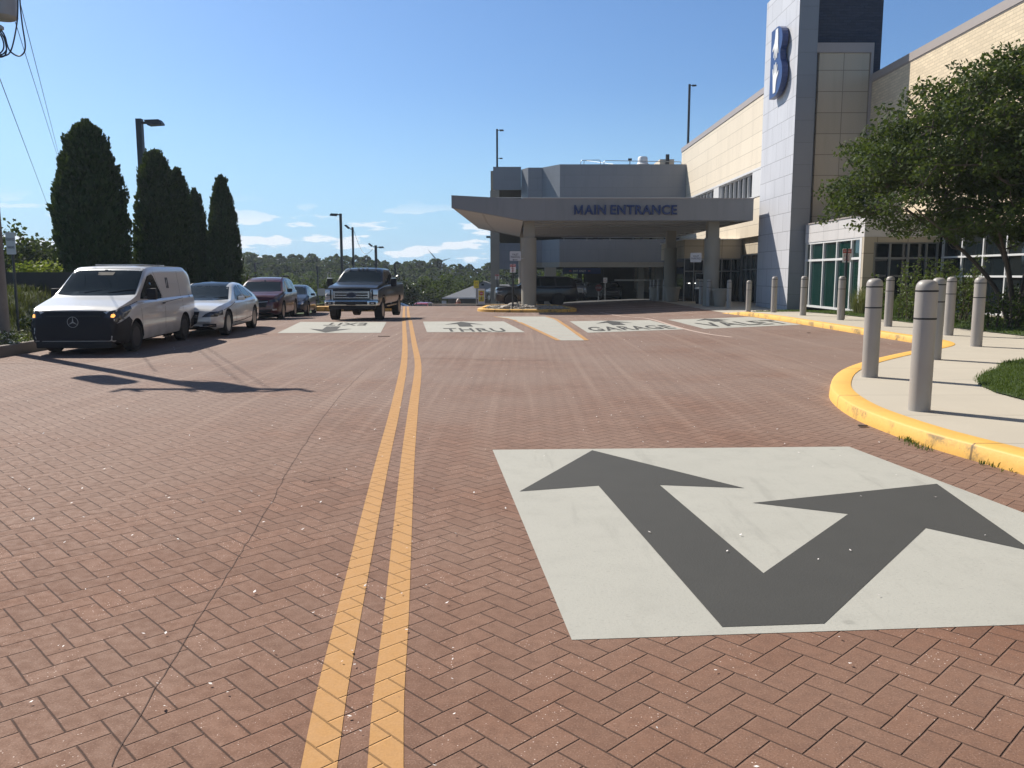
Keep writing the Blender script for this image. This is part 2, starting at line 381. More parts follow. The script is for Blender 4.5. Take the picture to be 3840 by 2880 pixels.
def mat_leaf(name, c1, c2, trans=.35, rough=.5):
    m, nt, b = nodes(name); L = nt.links
    geo = nt.nodes.new('ShaderNodeNewGeometry')
    n = tex(nt, 'Noise', Scale=.8, Detail=2); L.new(coord(nt), n.inputs[0])
    f = mth(nt, 'ADD', mth(nt, 'MULTIPLY', geo.outputs['Random Per Island'], .7), mth(nt, 'MULTIPLY', n.outputs[0], .5), clamp=True)
    c = mixc(nt, f, c1, c2); L.new(c, b.inputs['Base Color']); setp(b, Roughness=rough); b.inputs['Specular IOR Level'].default_value = .2
    tr = nt.nodes.new('ShaderNodeBsdfTranslucent'); L.new(mixc(nt, .5, c, (.16, .22, .02), 'MIX'), tr.inputs[0])
    ms = nt.nodes.new('ShaderNodeMixShader'); ms.inputs[0].default_value = trans
    L.new(b.outputs[0], ms.inputs[1]); L.new(tr.outputs[0], ms.inputs[2]); L.new(ms.outputs[0], nt.nodes['Material Output'].inputs[0])
    return m
def mat_carpaint(name, col, dirtf=1.0, rough=.3, metal=.0):
    m, nt, b = nodes(name); setp(b, Roughness=rough, Metallic=metal); b.inputs['Coat Weight'].default_value = 1 if max(col) > .3 else .5; b.inputs['Coat Roughness'].default_value = .04
    n = tex(nt, 'Noise', Scale=2.5, Detail=4); nt.links.new(coord(nt), n.inputs[0])
    z = nt.nodes.new('ShaderNodeSeparateXYZ'); nt.links.new(coord(nt), z.inputs[0])
    dirt = mth(nt, 'MULTIPLY', mrange(nt, z.outputs[2], .75, .2), mrange(nt, n.outputs[0], .3, .7, .1 * dirtf, .45 * dirtf))
    c = mixc(nt, dirt, col, (.16, .13, .11)); nt.links.new(c, b.inputs['Base Color'])
    return m
def mat_glass_dark(name, col=(.012, .016, .018), rough=.03, spec=.9):
    m, nt, b = nodes(name); setp(b, Roughness=rough); b.inputs['Base Color'].default_value = (*col, 1); b.inputs['Specular IOR Level'].default_value = spec
    b.inputs['IOR'].default_value = 1.6
    n = tex(nt, 'Noise', Scale=1.2, Detail=2); nt.links.new(coord(nt), n.inputs[0]); bump(nt, b, n.outputs[0], .004, .25)
    return m
def mat_kerb():
    m, nt, b = nodes('yellow_kerb_paint'); setp(b, Roughness=.6); L = nt.links
    pos = nt.nodes.new('ShaderNodeNewGeometry').outputs['Position']
    n = tex(nt, 'Noise', Scale=1.7, Detail=6, Roughness=.65); L.new(pos, n.inputs[0])
    n2 = tex(nt, 'Noise', Scale=22, Detail=4, Roughness=.6); L.new(pos, n2.inputs[0])
    sep = nt.nodes.new('ShaderNodeSeparateXYZ'); L.new(pos, sep.inputs[0])
    c = mixc(nt, n2.outputs[0], (.64, .36, .07), (.78, .45, .10))
    face = mrange(nt, sep.outputs[2], .145, .13)
    f = mth(nt, 'MULTIPLY', mth(nt, 'MULTIPLY', mrange(nt, n.outputs[0], .50, .62), mrange(nt, n2.outputs[0], .35, .55, .35, 1)), mth(nt, 'ADD', mth(nt, 'MULTIPLY', face, .75), .12))
    c = mixc(nt, f, c, (.17, .12, .05))
    n3 = tex(nt, 'Noise', Scale=60, Detail=2); L.new(pos, n3.inputs[0])
    c = mixc(nt, mth(nt, 'MULTIPLY', mrange(nt, n3.outputs[0], .66, .72, 0, .6), face), c, (.25, .17, .1))
    # expansion joints
    t = mth(nt, 'ABSOLUTE', mth(nt, 'SUBTRACT', mth(nt, 'FRACT', mth(nt, 'DIVIDE', mth(nt, 'ADD', sep.outputs[1], 100.78), 3.05)), .5))
    c = mixc(nt, mrange(nt, t, .005, .003, 0, .8), c, (.1, .06, .02))
    L.new(c, b.inputs['Base Color']); bump(nt, b, n2.outputs[0], .004, .6); return m

M = {}
M['paver'] = mat_paver()
M['yellow'] = mat_paint('yellow_road_paint', (.47, .26, .10), .12)
M['guide_line'] = simple('pale_guide_line', (.50, .38, .32), .8, var=.2, scale=9)
M['white_line'] = mat_paint('faded_white_road_paint', (.36, .25, .21), .2)
M['slab'] = mat_concrete('pale_slab_marking', (.40, .395, .35), .09)
M['arrow'] = simple('dark_arrow_coating', (.048, .048, .044), .85, var=.12, scale=3, bmp=.002, bscale=90)
M['sidewalk'] = mat_concrete('sidewalk_concrete', (.47, .425, .345), .12, spots=False, joints=[(1, 1.55, .2), (0, 30, 7)])
M['kerb'] = mat_kerb()
M['kerbgrey'] = mat_concrete('grey_kerb_concrete', (.20, .17, .145), .15, spots=False)
M['concrete'] = mat_concrete('cast_concrete', (.30, .27, .22), .12, spots=False)
M['column'] = mat_concrete('column_concrete', (.30, .275, .225), .10, spots=False)
M['asphalt'] = mat_concrete('asphalt', (.055, .055, .055), .2, spots=False)
M['soil'] = simple('soil', (.05, .035, .022), .95, var=.4, scale=8, bmp=.02, bscale=25)
M['bankturf'] = simple('bank_turf', (.05, .07, .025), .95, var=.4, scale=4, bmp=.03, bscale=50)
M['turf'] = simple('turf_base', (.045, .075, .02), .95, var=.35, scale=5, bmp=.02, bscale=60)
M['bollard'] = simple('warm_grey_plastic_sleeve', (.335, .31, .28), .45, var=.10, scale=3, bmp=.0006, bscale=220)
M['black'] = simple('black_plastic', (.022, .022, .024), .7, var=.15, spec=.3)
M['blackmetal'] = simple('dark_bronze_metal', (.020, .023, .026), .45, var=.2)
M['rubber'] = simple('tyre_rubber', (.02, .02, .02), .85, var=.2)
M['alloy'] = simple('wheel_alloy', (.27, .27, .28), .3, 1, var=.1)
M['steel'] = simple('steel_wheel', (.045, .045, .05), .5, .6, var=.15)
M['chrome'] = simple('chrome', (.50, .50, .50), .2, 1, var=.03)
M['galv'] = simple('galvanised_steel', (.38, .38, .37), .45, .7, var=.15)
M['greypanel'] = mat_panel('pale_grey_panels', (.52, .525, .555), 1.55, .92, .5, .45, .014, .5, .04, (.2, .1), stain=.2)
M['darkpanel'] = mat_panel('grey_metal_panels', (.195, .21, .235), 3.0, 1.05, .5, .7, .01, .45, .03, (0, .3))
M['canopy'] = mat_panel('canopy_metal_panels', (.225, .222, .222), 3.1, 3.0, 0, .85, .008, .5, .03, (.6, .9), stain=.16)
M['cream'] = mat_panel('cream_wall_panels', (.635, .56, .445), 6.1, .92, .5, .55, .014, .75, .04, (.2, .1))
M['creamgrid'] = mat_panel('cream_column_panels', (.45, .39, .30), 1.25, 1.0, 0, .45, .016, .75, .04, (.6, .45))
M['brick'] = mat_panel('pale_yellow_brick', (.63, .52, .365), .40, .133, .5, .76, .013, .8, .10, (0, 0), .006)
M['navy'] = mat_panel('navy_brick', (.030, .040, .066), .4, .133, .5, .7, .012, .8, .12)
M['coping'] = simple('coping_metal', (.33, .29, .27), .5, var=.06)
M['winframe'] = simple('white_window_frame', (.62, .62, .62), .4, var=.04)
M['greyframe'] = simple('grey_window_frame', (.22, .22, .22), .4, var=.06)
M['glass'] = mat_glass_dark('dark_window_glass', (.010, .014, .016), .04, .45)
M['glassgreen'] = mat_glass_dark('green_window_glass', (.003, .026, .020), .03)
M['carglass'] = mat_glass_dark('car_glass', (.014, .020, .022), .04, .3)
M['lamp_lens'] = simple('headlight_lens', (.5, .52, .55), .08, .5, var=.3, scale=25)
M['lamp_dark'] = simple('smoked_lamp_lens', (.07, .075, .085), .06, .3, var=.4, scale=30)
M['amber'] = simple('lit_amber_lamp', (.8, .35, .05), .3, var=.4, scale=40, emit=(1, .42, .1), es=1.2)
M['amberoff'] = simple('amber_reflector', (.45, .12, .03), .3, var=.1)
M['badgeblue'] = simple('dark_badge_blue', (.006, .010, .028), .35, var=0)
M['darkred'] = simple('shaded_sign_red', (.16, .03, .028), .6, var=.2)  # shade of the garage mouth put into the sign's red
M['blue'] = simple('sign_blue', (.018, .045, .16), .35, var=.05)
M['navyletter'] = simple('navy_letter', (.010, .030, .125), .5, var=.05)
M['white'] = simple('white_sign_paint', (.74, .74, .73), .5, var=.04)
M['signgrey'] = simple('sign_face', (.55, .55, .56), .5, var=.05)
M['red'] = simple('sign_red', (.42, .045, .035), .5, var=.1)
M['signyellow'] = simple('sign_yellow', (.62, .55, .05), .5, var=.1)
M['txtgrey'] = simple('sign_lettering', (.07, .07, .08), .6, var=0)
M['bark'] = simple('bark', (.075, .055, .042), .9, var=.4, scale=9, bmp=.02, bscale=18)
M['darkbark'] = simple('smooth_bark', (.065, .048, .036), .75, var=.35, scale=14, bmp=.008, bscale=12)
M['leaf_myrtle'] = mat_leaf('crape_myrtle_leaf', (.018, .038, .010), (.060, .090, .022), .28, .65)
M['leaf_arbor'] = mat_leaf('arborvitae_foliage', (.008, .022, .012), (.045, .078, .030), .15, .8)
M['leaf_far'] = mat_leaf('far_leaf', (.010, .022, .008), (.034, .058, .018), .25, .8)
M['leaf_far2'] = mat_leaf('far_leaf_light', (.022, .046, .010), (.06, .098, .022), .3, .8)
M['leaf_dark'] = mat_leaf('glossy_dark_leaf', (.010, .022, .010), (.03, .05, .018), .1, .3)
M['leaf_shrub'] = mat_leaf('shrub_leaf', (.03, .055, .015), (.10, .14, .035), .35)
M['leaf_bright'] = mat_leaf('bright_leaf', (.10, .15, .02), (.28, .32, .05), .4)
M['grass'] = mat_leaf('grass_blade', (.035, .070, .012), (.10, .15, .03), .35, .6)
M['drygrass'] = mat_leaf('pale_grass_blade', (.07, .09, .02), (.30, .28, .10), .35, .6)
M['banked'] = mat_leaf('bank_grass_blade', (.035, .05, .012), (.13, .13, .045), .25, .7)
M['flower'] = simple('white_petal', (.8, .78, .68), .6, var=.05)
M['petal'] = simple('fallen_petal', (.85, .80, .76), .6, var=.08)
M['stone'] = simple('river_stone', (.34, .31, .27), .8, var=.35, scale=6, bmp=.01, bscale=20)
M['housewall'] = simple('house_brick', (.14, .12, .10), .85, var=.15, scale=8)
M['siding'] = simple('grey_siding', (.30, .33, .38), .6, var=.06, scale=2)
M['roofgrey'] = simple('grey_shingle', (.12, .135, .165), .8, var=.12, scale=6)
M['terracotta'] = simple('planter_clay', (.36, .31, .24), .7, var=.1)
M['wood'] = simple('weathered_pole', (.16, .14, .13), .85, var=.25, scale=5, bmp=.006, bscale=30)
M['transformer'] = simple('transformer_grey', (.32, .33, .34), .5, var=.06, scale=5)
M['cable'] = simple('cable', (.03, .035, .045), .5, var=0)
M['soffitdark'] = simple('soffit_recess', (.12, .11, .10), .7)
M['soffit'] = mat_panel('soffit_panels', (.40, .42, .44), 2.2, .5, 0, .7, .012, .5, .03)
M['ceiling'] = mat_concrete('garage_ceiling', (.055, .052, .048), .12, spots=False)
M['garageconc'] = mat_concrete('shaded_garage_concrete', (.06, .055, .048), .12, spots=False)  # far darker than the cast concrete: interior shade put into its colour
M['hydrant'] = simple('faded_red_hydrant', (.40, .14, .09), .5, var=.15)
# ------------------------------------------------------------------ ground
def grid_sheet(name, xs, ys, dz, m, kind='structure', holefn=None):
    v = [(x, y, gz(x, y) + dz) for y in ys for x in xs]; n = len(xs); f = []
    for j in range(len(ys) - 1):
        for i in range(n - 1):
            if holefn and holefn((xs[i] + xs[i + 1]) / 2, (ys[j] + ys[j + 1]) / 2): continue
            f.append((j * n + i, j * n + i + 1, (j + 1) * n + i + 1, (j + 1) * n + i))
    me = bpy.data.meshes.new(name); me.from_pydata(v, [], f); me.polygons.foreach_set('use_smooth', [True] * len(f)); me.update()
    return tag(link(name, me, m), kind=kind)
def arange(a, b, s):
    o = []; t = a
    while t < b - 1e-6: o.append(t); t += s
    return o + [b]
grid_sheet('ground', [-700, -400, -250] + arange(-120, 120, 4) + [250, 400, 700], [-60, -20] + arange(-8, 130, 2) + [150, 200, 300, 399, 600, 900], -.06, M['turf'])
grid_sheet('road', arange(-10.55, 16, 1.0), [-12, -6, 0, 10, 20, 28] + arange(29, 62, .5), 0, M['paver'])
grid_sheet('lower_parking_lot', arange(-40, 12, 4), arange(62, 100, 2), -.02, M['asphalt'])

# lane lines: the double yellow centre line
PY = [(-.30, 0.2), (-.671, 2.68), (-.84, 4.15), (-1.18, 7.37), (-1.50, 10.53), (-2.03, 15.43), (-2.63, 20.3), (-3.42, 26.3), (-4.55, 34.9), (-5.55, 42.6), (-7.0, 54)]
PR = [(-.07, 0.2), (-.44, 2.68), (-.60, 4.15), (-.95, 7.37), (-1.27, 10.53), (-1.76, 15.43), (-2.40, 20.3), (-3.19, 26.3), (-4.32, 34.9), (-5.32, 42.6), (-6.77, 54)]
def ribbon(pts, w):
    L_, R_ = [], []
    for i, p in enumerate(pts):
        a = Vector(pts[max(0, i - 1)]); b = Vector(pts[min(len(pts) - 1, i + 1)]); d = (b - a).normalized(); n = Vector((-d.y, d.x)) * w / 2
        L_.append((p[0] + n.x, p[1] + n.y)); R_.append((p[0] - n.x, p[1] - n.y))
    return L_ + R_[::-1]
def smooth_path(p, k=4):
    o = []
    for i in range(len(p) - 1):
        p0, p1, p2, p3 = p[max(0, i - 1)], p[i], p[i + 1], p[min(len(p) - 1, i + 2)]
        for q in range(k):
            t = q / k
            o.append(tuple(.5 * (2 * p1[a] + (p2[a] - p0[a]) * t + (2 * p0[a] - 5 * p1[a] + 4 * p2[a] - p3[a]) * t * t + (3 * p1[a] - p0[a] - 3 * p2[a] + p3[a]) * t ** 3) for a in range(len(p1))))
    return o + [tuple(p[-1])]
def ribbon_sheet(name, pts, w, dz, m):
    pts = smooth_path(pts, 6); rb = ribbon(pts, w); n = len(pts); L_, R_ = rb[:n], rb[n:][::-1]
    # lateral cuts so that the sheet keeps to the paving below it
    v = []; f = []
    for a, b in zip(L_, R_):
        for p in (a, b): v.append((p[0], p[1], gz(p[0], p[1]) + dz))
    for i in range(n - 1): f.append((2 * i, 2 * i + 1, 2 * i + 3, 2 * i + 2))
    me = bpy.data.meshes.new(name); me.from_pydata(v, [], f); me.update()
    return tag(link(name, me, m), kind='structure')
ribbon_sheet('yellow_line', PY, .125, .0025, M['yellow'])
ribbon_sheet('yellow_line', PR, .125, .0025, M['yellow'])

def px(lst, z=0): return [G(a, b, z) for a, b in lst]
k3 = .54249
PANELS = {
 'near': [(-.19, 7.93), (3.35, 8.08), (3.72, 5.78), (3.99, 4.0), (.28, 3.69)],
}
drape('slab_marking', [(-.19, 7.93), (.28, 3.69), (4.05, 3.98), (3.68, 5.75), (3.35, 8.08)], .002, M['slab'])
drape('arrow_marking', [(.78, 7.9), (.06, 6.36), (.70, 6.54), (1.02, 3.83), (1.53, 3.87), (2.79, 5.41), (3.22, 4.93), (3.47, 6.6), (1.80, 6.03), (2.40, 5.74), (1.44, 4.56), (1.20, 6.56), (1.86, 6.46)], .004, M['arrow'])
ex = [(-7.59, 29.73), (-4.50, 29.73), (-3.84, 24.2), (-6.83, 24.1)]         # far-left, far-right, near-right, near-left
th = [(-3.22, 29.98), (-.30, 30.1), (.38, 24.46), (-2.51, 24.45)]
ga = [(2.10, 30.22), (5.15, 31.09), (5.37, 25.75), (2.22, 24.21)]
va = [(5.87, 31.39), (9.60, 33.6), (8.35, 28.35), (6.03, 25.96)]
va = [G(2502, 1198), G(2812, 1186), G(3005, 1218), G(2641, 1233.5)]
for q in (ex, th, ga, va): drape('slab_marking', q, .004, M['slab'])
def q2(q, a, b):            # a across left to right, b towards the far side
    fl, fr, nr, nl = [Vector((*p, 0)) for p in q]; p = (nl * (1 - a) + nr * a) * (1 - b) + (fl * (1 - a) + fr * a) * b
    return (p.x, p.y)
def up(p): return Vector((p[0], p[1], gz(p[0], p[1]) + .011))
AR = [(.5, 1), (0, .40), (.33, .52), (.33, 0), (.67, 0), (.67, .52), (1, .40)]
def panel_arrow(q, a0, a1, b0, b1, flip=False):
    pts = [(a, (1 - b) if flip else b) for a, b in AR]
    drape('arrow_marking', [q2(q, a0 + (a1 - a0) * a, b0 + (b1 - b0) * b) for a, b in pts], .009, M['arrow'])
def panel_word(q, w, a0, a1, b0, b1, flip=False):
    mb = MB(); c = [(a0, b0), (a1, b0), (a1, b1), (a0, b1)]
    if flip: c = [(a1, b1), (a0, b1), (a0, b0), (a1, b0)]
    text_add(mb, w, None, None, None, quad=[(*q2(q, *k), 0) for k in c], bold=.014, fn=lambda p: up((p.x, p.y)))
    tag(mb.build('word_marking', M['arrow']), kind='structure')
panel_arrow(ex, .24, .68, .02, .53, True); panel_word(ex, 'EXIT', .33, .79, .62, .89, True)
panel_arrow(th, .24, .69, .46, .95); panel_word(th, 'THRU', .19, .83, .03, .31)
panel_arrow(ga, .25, .69, .52, .98); panel_word(ga, 'GARAGE', .06, .95, .08, .40)
panel_arrow(va, .22, .62, .56, .97); panel_word(va, 'VALET', .10, .98, .12, .50)

# white guide line between garage and valet lanes, and its far end in the shade
wl = [G(2389, 1178), G(2470, 1205), G(2560, 1232), G(2650, 1252), G(2745, 1265)]
ribbon_sheet('white_line', [G(2250, 1150), G(2320, 1163)] + wl, .13, .005, M['guide_line'])
ribbon_sheet('white_line', [(-10.5, 15.88), (-9.2, 15.8), (-8.3, 15.68)], .07, .005, M['white_line'])
# pale hatched wedge with orange edges in front of the island
hw = [(-.82, 38.9), (.55, 27.2), (1.20, 21.4), (1.93, 21.4), (1.80, 27.0), (1.70, 31.0), (1.63, 38.9)]
hatch = drape('hatched_wedge', hw, .004, M['slab'])
for a, b in [(21.9, 22.5), (23.0, 23.7), (24.3, 25.1), (25.7, 26.7), (27.3, 28.4), (29.2, 30.5), (31.3, 32.8), (33.8, 35.4)]:
    xl = lambda y: 1.20 + (y - 21.4) * (-.82 - 1.20) / 17.5 + .12
    ribbon_sheet('white_line', [(xl(b), b), ((xl(b) + 1.7) / 2, (a + b) / 2), (1.72, a)], .05, .007, M['guide_line'])
ribbon_sheet('yellow_line', [(-.82, 38.9), (.55, 27.2), (1.20, 21.4)], .13, .0065, M['yellow'])
ribbon_sheet('yellow_line', [(1.63, 38.9), (1.70, 31.0), (1.80, 27.0), (1.93, 21.4)], .13, .0065, M['yellow'])
# crossing bars in the shade under the canopy, stop dashes on the crest
for y, a, b in [(42.0, 5.6, 8.0), (42.0, 8.6, 11), (44.2, 5.0, 10.8), (46.6, 4.4, 11), (49.2, 3.7, 8.8), (52, 3.4, 7.2)]:
    drape('white_line', [(a, y), (b, y), (b, y + .45), (a, y + .45)], .006, M['white_line'])
for i in range(9):
    x = -6.6 + i * 1.0
    if i in (1,): continue
    drape('white_line', [(x, 52.2), (x + .55, 52.2), (x + .55, 52.9), (x, 52.9)], .006, M['white_line'])

# ------------------------------------------------------------------ pavement on the right with its yellow kerb
KO = [(5.6, -3), (5.35, 0), (5.05, 3.2), (4.72, 5.2), (4.38, 6.9), (4.14, 8.0), (4.06, 8.9), (4.08, 9.8), (4.28, 10.9), (4.62, 11.9), (5.35, 13.4), (6.45, 14.95), (8.0, 16.7), (9.25, 18.0), (9.80, 18.9), (10.02, 20.0), (9.98, 22), (9.93, 25.4), (9.88, 31.7), (9.75, 38.6)]
KO = smooth_path(KO, 4)
def inset(pts, w):
    o = []
    for i, p in enumerate(pts):
        a = Vector(pts[max(0, i - 1)]); b = Vector(pts[min(len(pts) - 1, i + 1)]); d = (b - a).normalized(); o.append((p[0] + d.y * w, p[1] - d.x * w))
    return o
def kh(y): return .15 * (1 - sst(35.5, 38.4, y)) + .006
def sweep_kerb(name, pts, w, hf, m, zoff=0):
    a0 = inset(pts, 0); rows = []
    for off, lv in ((-.012, 0), (0, .86), (.022, 1), (w, 1), (w + .002, -.3)):
        q = inset(pts, off); rows.append([(x, y, gz(x, y) + (hf(y) * lv if lv >= 0 else -.05)) for x, y in q])
    n = len(pts); v = [p for r_ in rows for p in r_]; f = []
    for r_ in range(len(rows) - 1):
        for i in range(n - 1): f.append((r_ * n + i + 1, r_ * n + i, (r_ + 1) * n + i, (r_ + 1) * n + i + 1))
    me = bpy.data.meshes.new(name); me.from_pydata(v, [], f); me.polygons.foreach_set('use_smooth', [True] * len(f)); me.set_sharp_from_angle(angle=R(50)); me.update()
    return link(name, me, m)
tag(sweep_kerb('yellow_kerb', KO, .27, kh, M['kerb']), kind='structure')
KI = inset(KO, .262)
def walk_sheet():
    """pavement slab behind the kerb: rows from the kerb's inner edge to the facade"""
    v = []; f = []; cols = 14
    for x, y in KI:
        for c in range(cols):
            t = c / (cols - 1); X = x + (24 - x) * t ** 1.6; v.append((X, y, gz(X, y) + kh(y) - .008))
    # continue to the entrance
    ys = arange(39.2, 62, 1.2)
    for y in ys:
        for c in range(cols):
            t = c / (cols - 1); X = 9.9 + (24 - 9.9) * t ** 1.6; v.append((X, y, gz(X, y) + .004))
    n = len(KI) + len(ys)
    for j in range(n - 1):
        for c in range(cols - 1): f.append((j * cols + c, j * cols + c + 1, (j + 1) * cols + c + 1, (j + 1) * cols + c))
    me = bpy.data.meshes.new('pavement'); me.from_pydata(v, [], f); me.polygons.foreach_set('use_smooth', [True] * len(f)); me.update()
    return tag(link('pavement', me, M['sidewalk']), kind='structure')
walk_sheet()
def pave_z(x, y): return gz(x, y) + kh(y) - .008
LAWN_NEAR = [(9.34, 15.03), (8.6, 14.45), (8.03, 13.6), (7.4, 12.9), (6.86, 12.13), (6.55, 11.5), (6.36, 10.79), (6.33, 10.02), (6.6, 9.1), (7.4, 8.2), (9, 7.6), (13, 7.4), (14.5, 12), (13, 16), (11, 15.8)]
LAWN_FAR = [(11.4, 39.6), (12.1, 36.5), (12.62, 33), (12.78, 28), (12.85, 24), (12.9, 21), (13.2, 19.4), (14.2, 18.6), (17.3, 18.3), (17.3, 40.5), (13.6, 41.3)]
for nm, pl in (('lawn', LAWN_NEAR), ('lawn', LAWN_FAR)):
    bm = bmesh.new(); fc = bm.faces.new([bm.verts.new((x, y, 0)) for x, y in pl]); fc.normal_update(); bmesh.ops.triangulate(bm, faces=[fc])
    for t in arange(8, 41, 1.0):
        bmesh.ops.bisect_plane(bm, geom=bm.verts[:] + bm.edges[:] + bm.faces[:], plane_co=(0, t, 0), plane_no=(0, 1, 0))
    for v in bm.verts: v.co.z = pave_z(v.co.x, v.co.y) + .02
    for f_ in bm.faces:
        f_.normal_update()
        if f_.normal.z < 0: f_.normal_flip()
    me = bpy.data.meshes.new(nm); bm.to_mesh(me); bm.free(); tag(link(nm, me, M['turf']), kind='structure')

# ------------------------------------------------------------------ left kerb, bed and bank
LK = [(-10.42, 8), (-10.5, 12), (-10.55, 15), (-10.58, 17.2), (-10.66, 19), (-10.8, 22), (-11.0, 27), (-11.3, 32), (-11.7, 38), (-12.2, 45), (-13.2, 54), (-14.5, 62)]
tag(sweep_kerb('grey_kerb', smooth_path(LK, 3)[::-1], .17, lambda y: .22, M['kerbgrey']), kind='structure')
def bankz(x, y):
    d = -10.8 - x
    return gz(x, y) + .16 + 1.05 * sst(.9, 3.4, d) * sst(17.5, 20.5, y) * (1 - sst(26, 30, y))
xs = arange(-42, -10.8, .6); ys = arange(4, 62, .8)
v = [(x - .1 * max(0, y - 19) * .35, y, bankz(x - .1 * max(0, y - 19) * .35, y)) for y in ys for x in xs]; n = len(xs)
me = bpy.data.meshes.new('planting_bed'); me.from_pydata(v, [], [(j * n + i, j * n + i + 1, (j + 1) * n + i + 1, (j + 1) * n + i) for j in range(len(ys) - 1) for i in range(n - 1)])
me.polygons.foreach_set('use_smooth', [True] * len(me.polygons)); me.update(); tag(link('planting_bed', me, M['bankturf']), kind='structure')

# pale petals scattered over the paving
mb = MB()
for i in range(950):
    y = 2.6 + 40 * rnd.random() ** 1.15; hw_ = y * .62
    x = rnd.uniform(max(-10.2, -hw_), min(9.4, hw_))
    if -.2 < x < 4 and y < 8: 
        if rnd.random() < .8: continue
    s = rnd.uniform(.005, .013) * (1 + y * .012); a = rnd.uniform(0, 6.28); t = rnd.uniform(.3, .9) * s
    c_, s_ = math.cos(a), math.sin(a); z = gz(x, y) + .012
    mb.add([(x - c_ * s, y - s_ * s, z), (x + s_ * s * .6, y - c_ * s * .6, z + .002), (x + c_ * s, y + s_ * s, z + t), (x - s_ * s * .6, y + c_ * s * .6, z + .002)], [(0, 1, 2, 3)])
tag(mb.build('fallen_petals', M['petal']), 'tiny pale petals scattered over the red brick paving', 'petals', kind='stuff')

# hairline cracks in the stamped surface, and a tar joint across the lanes
M['crack'] = simple('dark_crack', (.085, .05, .036), .9, var=.3, scale=20)
def crack(pxs, w, seed, wob=.015):
    rn_ = random.Random(seed); p = smooth_path([G(a, b) for a, b in pxs], 12); p = [(x + rn_.gauss(0, wob), y + rn_.gauss(0, wob)) for x, y in p]
    rb = ribbon(p, w); n = len(p); v = []; f = []
    for a, b in zip(rb[:n], rb[n:][::-1]):
        for q in (a, b): v.append((q[0], q[1], gz(*q) + .003))
    for i in range(n - 1): f.append((2 * i, 2 * i + 1, 2 * i + 3, 2 * i + 2))
    me = bpy.data.meshes.new('road_crack'); me.from_pydata(v, [], f); me.update(); tag(link('road_crack', me, M['crack']), kind='structure')
crack([(410, 2880), (700, 2390), (880, 2110), (1020, 1880), (1120, 1700), (1270, 1490), (1380, 1380)], .0035, 1, .004)
crack([(1130, 1800), (1180, 1806), (1260, 1790)], .006, 2, .02)
crack([(1480, 1347), (1700, 1345), (1900, 1352), (2150, 1350)], .02, 3, .02)
for (xp, yp) in ((1440, 1262), (330, 1325)):
    x_, y_ = G(xp, yp); o_ = MB().box(-.16, .16, -.05, .05, 0, .012).build('manhole_slot', M['crack']); o_.location = (x_, y_, gz(x_, y_) + .002); tag(o_, 'small dark metal slot cover set in the bricks' + (' below the EXIT marking' if xp > 1000 else ' beside the van'), 'cover')
# ------------------------------------------------------------------ hospital building (right)
HB = thing('hospital_building', (13.7, 41.5, 0), 'large cream brick and pale grey panelled building with a tall tower filling the right side', 'building')
def hpart(name, mb, m, parent=None, smooth=None):
    o = mb.build(name, m, None, smooth); p = parent or HB
    o.parent = p
    w = Vector((0, 0, 0)); q = p
    while q: w += q.location; q = q.parent
    o.location = -w if p.type == 'EMPTY' or True else (0, 0, 0)
    return o
TX, TY0, TY1 = 13.7, 41.45, 46.75
hpart('tower', MB().box(TX, 14.62, TY0, TY1, -.6, 16.1), M['greypanel'])
hpart('tower_shade_side', MB().box(TX + .004, 14.63, TY0 - .004, TY0 - .001, -.6, 16.1), M['darkpanel'])  # thin darker sheet, painting in the shade of the tower's near face
hpart('navy_stair_block', MB().box(14.64, 18.35, 43.0, 49, 0, 17.2), M['navy'])
mb = MB().box(14.95, 17.42, 42.0, 42.9, 0, 12.35); hpart('cream_bay', mb, M['creamgrid'])
hpart('coping', MB().box(14.66, 17.56, 41.93, 42.97, 12.36, 12.82).box(17.43, 17.56, 41.93, 42.97, 3.5, 12.36), M['coping'])
hpart('recess_panel', MB().box(14.66, 14.94, 42.2, 42.9, 0, 12.3), M['darkpanel'])
# brick wing running towards the camera
hpart('brick_wing', MB().box(17.55, 40, -14, 42.98, 3.46, 10.95), M['brick'])
hpart('roof_coping', MB().box(17.50, 40, -14, 42.98, 11.0, 11.35).box(17.53, 39, -14, 42.98, 10.953, 10.998), M['coping'])
hpart('lower_wall', MB().box(17.78, 39, -14, 42.9, -.2, 3.46), M['black'])
hpart('roof_box', MB().box(20.5, 24, 44, 47, 11, 12.6), M['navy'])
# ribbon glazing under the brick
fr = MB(); 
for y in [34.3 - i * 1.48 for i in range(0, 30)]: fr.box(17.60, 17.76, y - .035, y + .035, .25, 3.42)
ys_ = (-10, 34.36)
for z in (.25, 1.62, 2.38, 3.40): fr.box(17.595, 17.765, ys_[0], ys_[1], z - .035, z + .035)
wf = hpart('window', MB().box(17.68, 17.70, -10, 34.36, .25, 3.42), M['glass'])
hpart('window_frame', fr, M['winframe'], wf)
hpart('plinth', MB().box(17.57, 17.9, -12, 34.4, -.2, .20), M['concrete'])
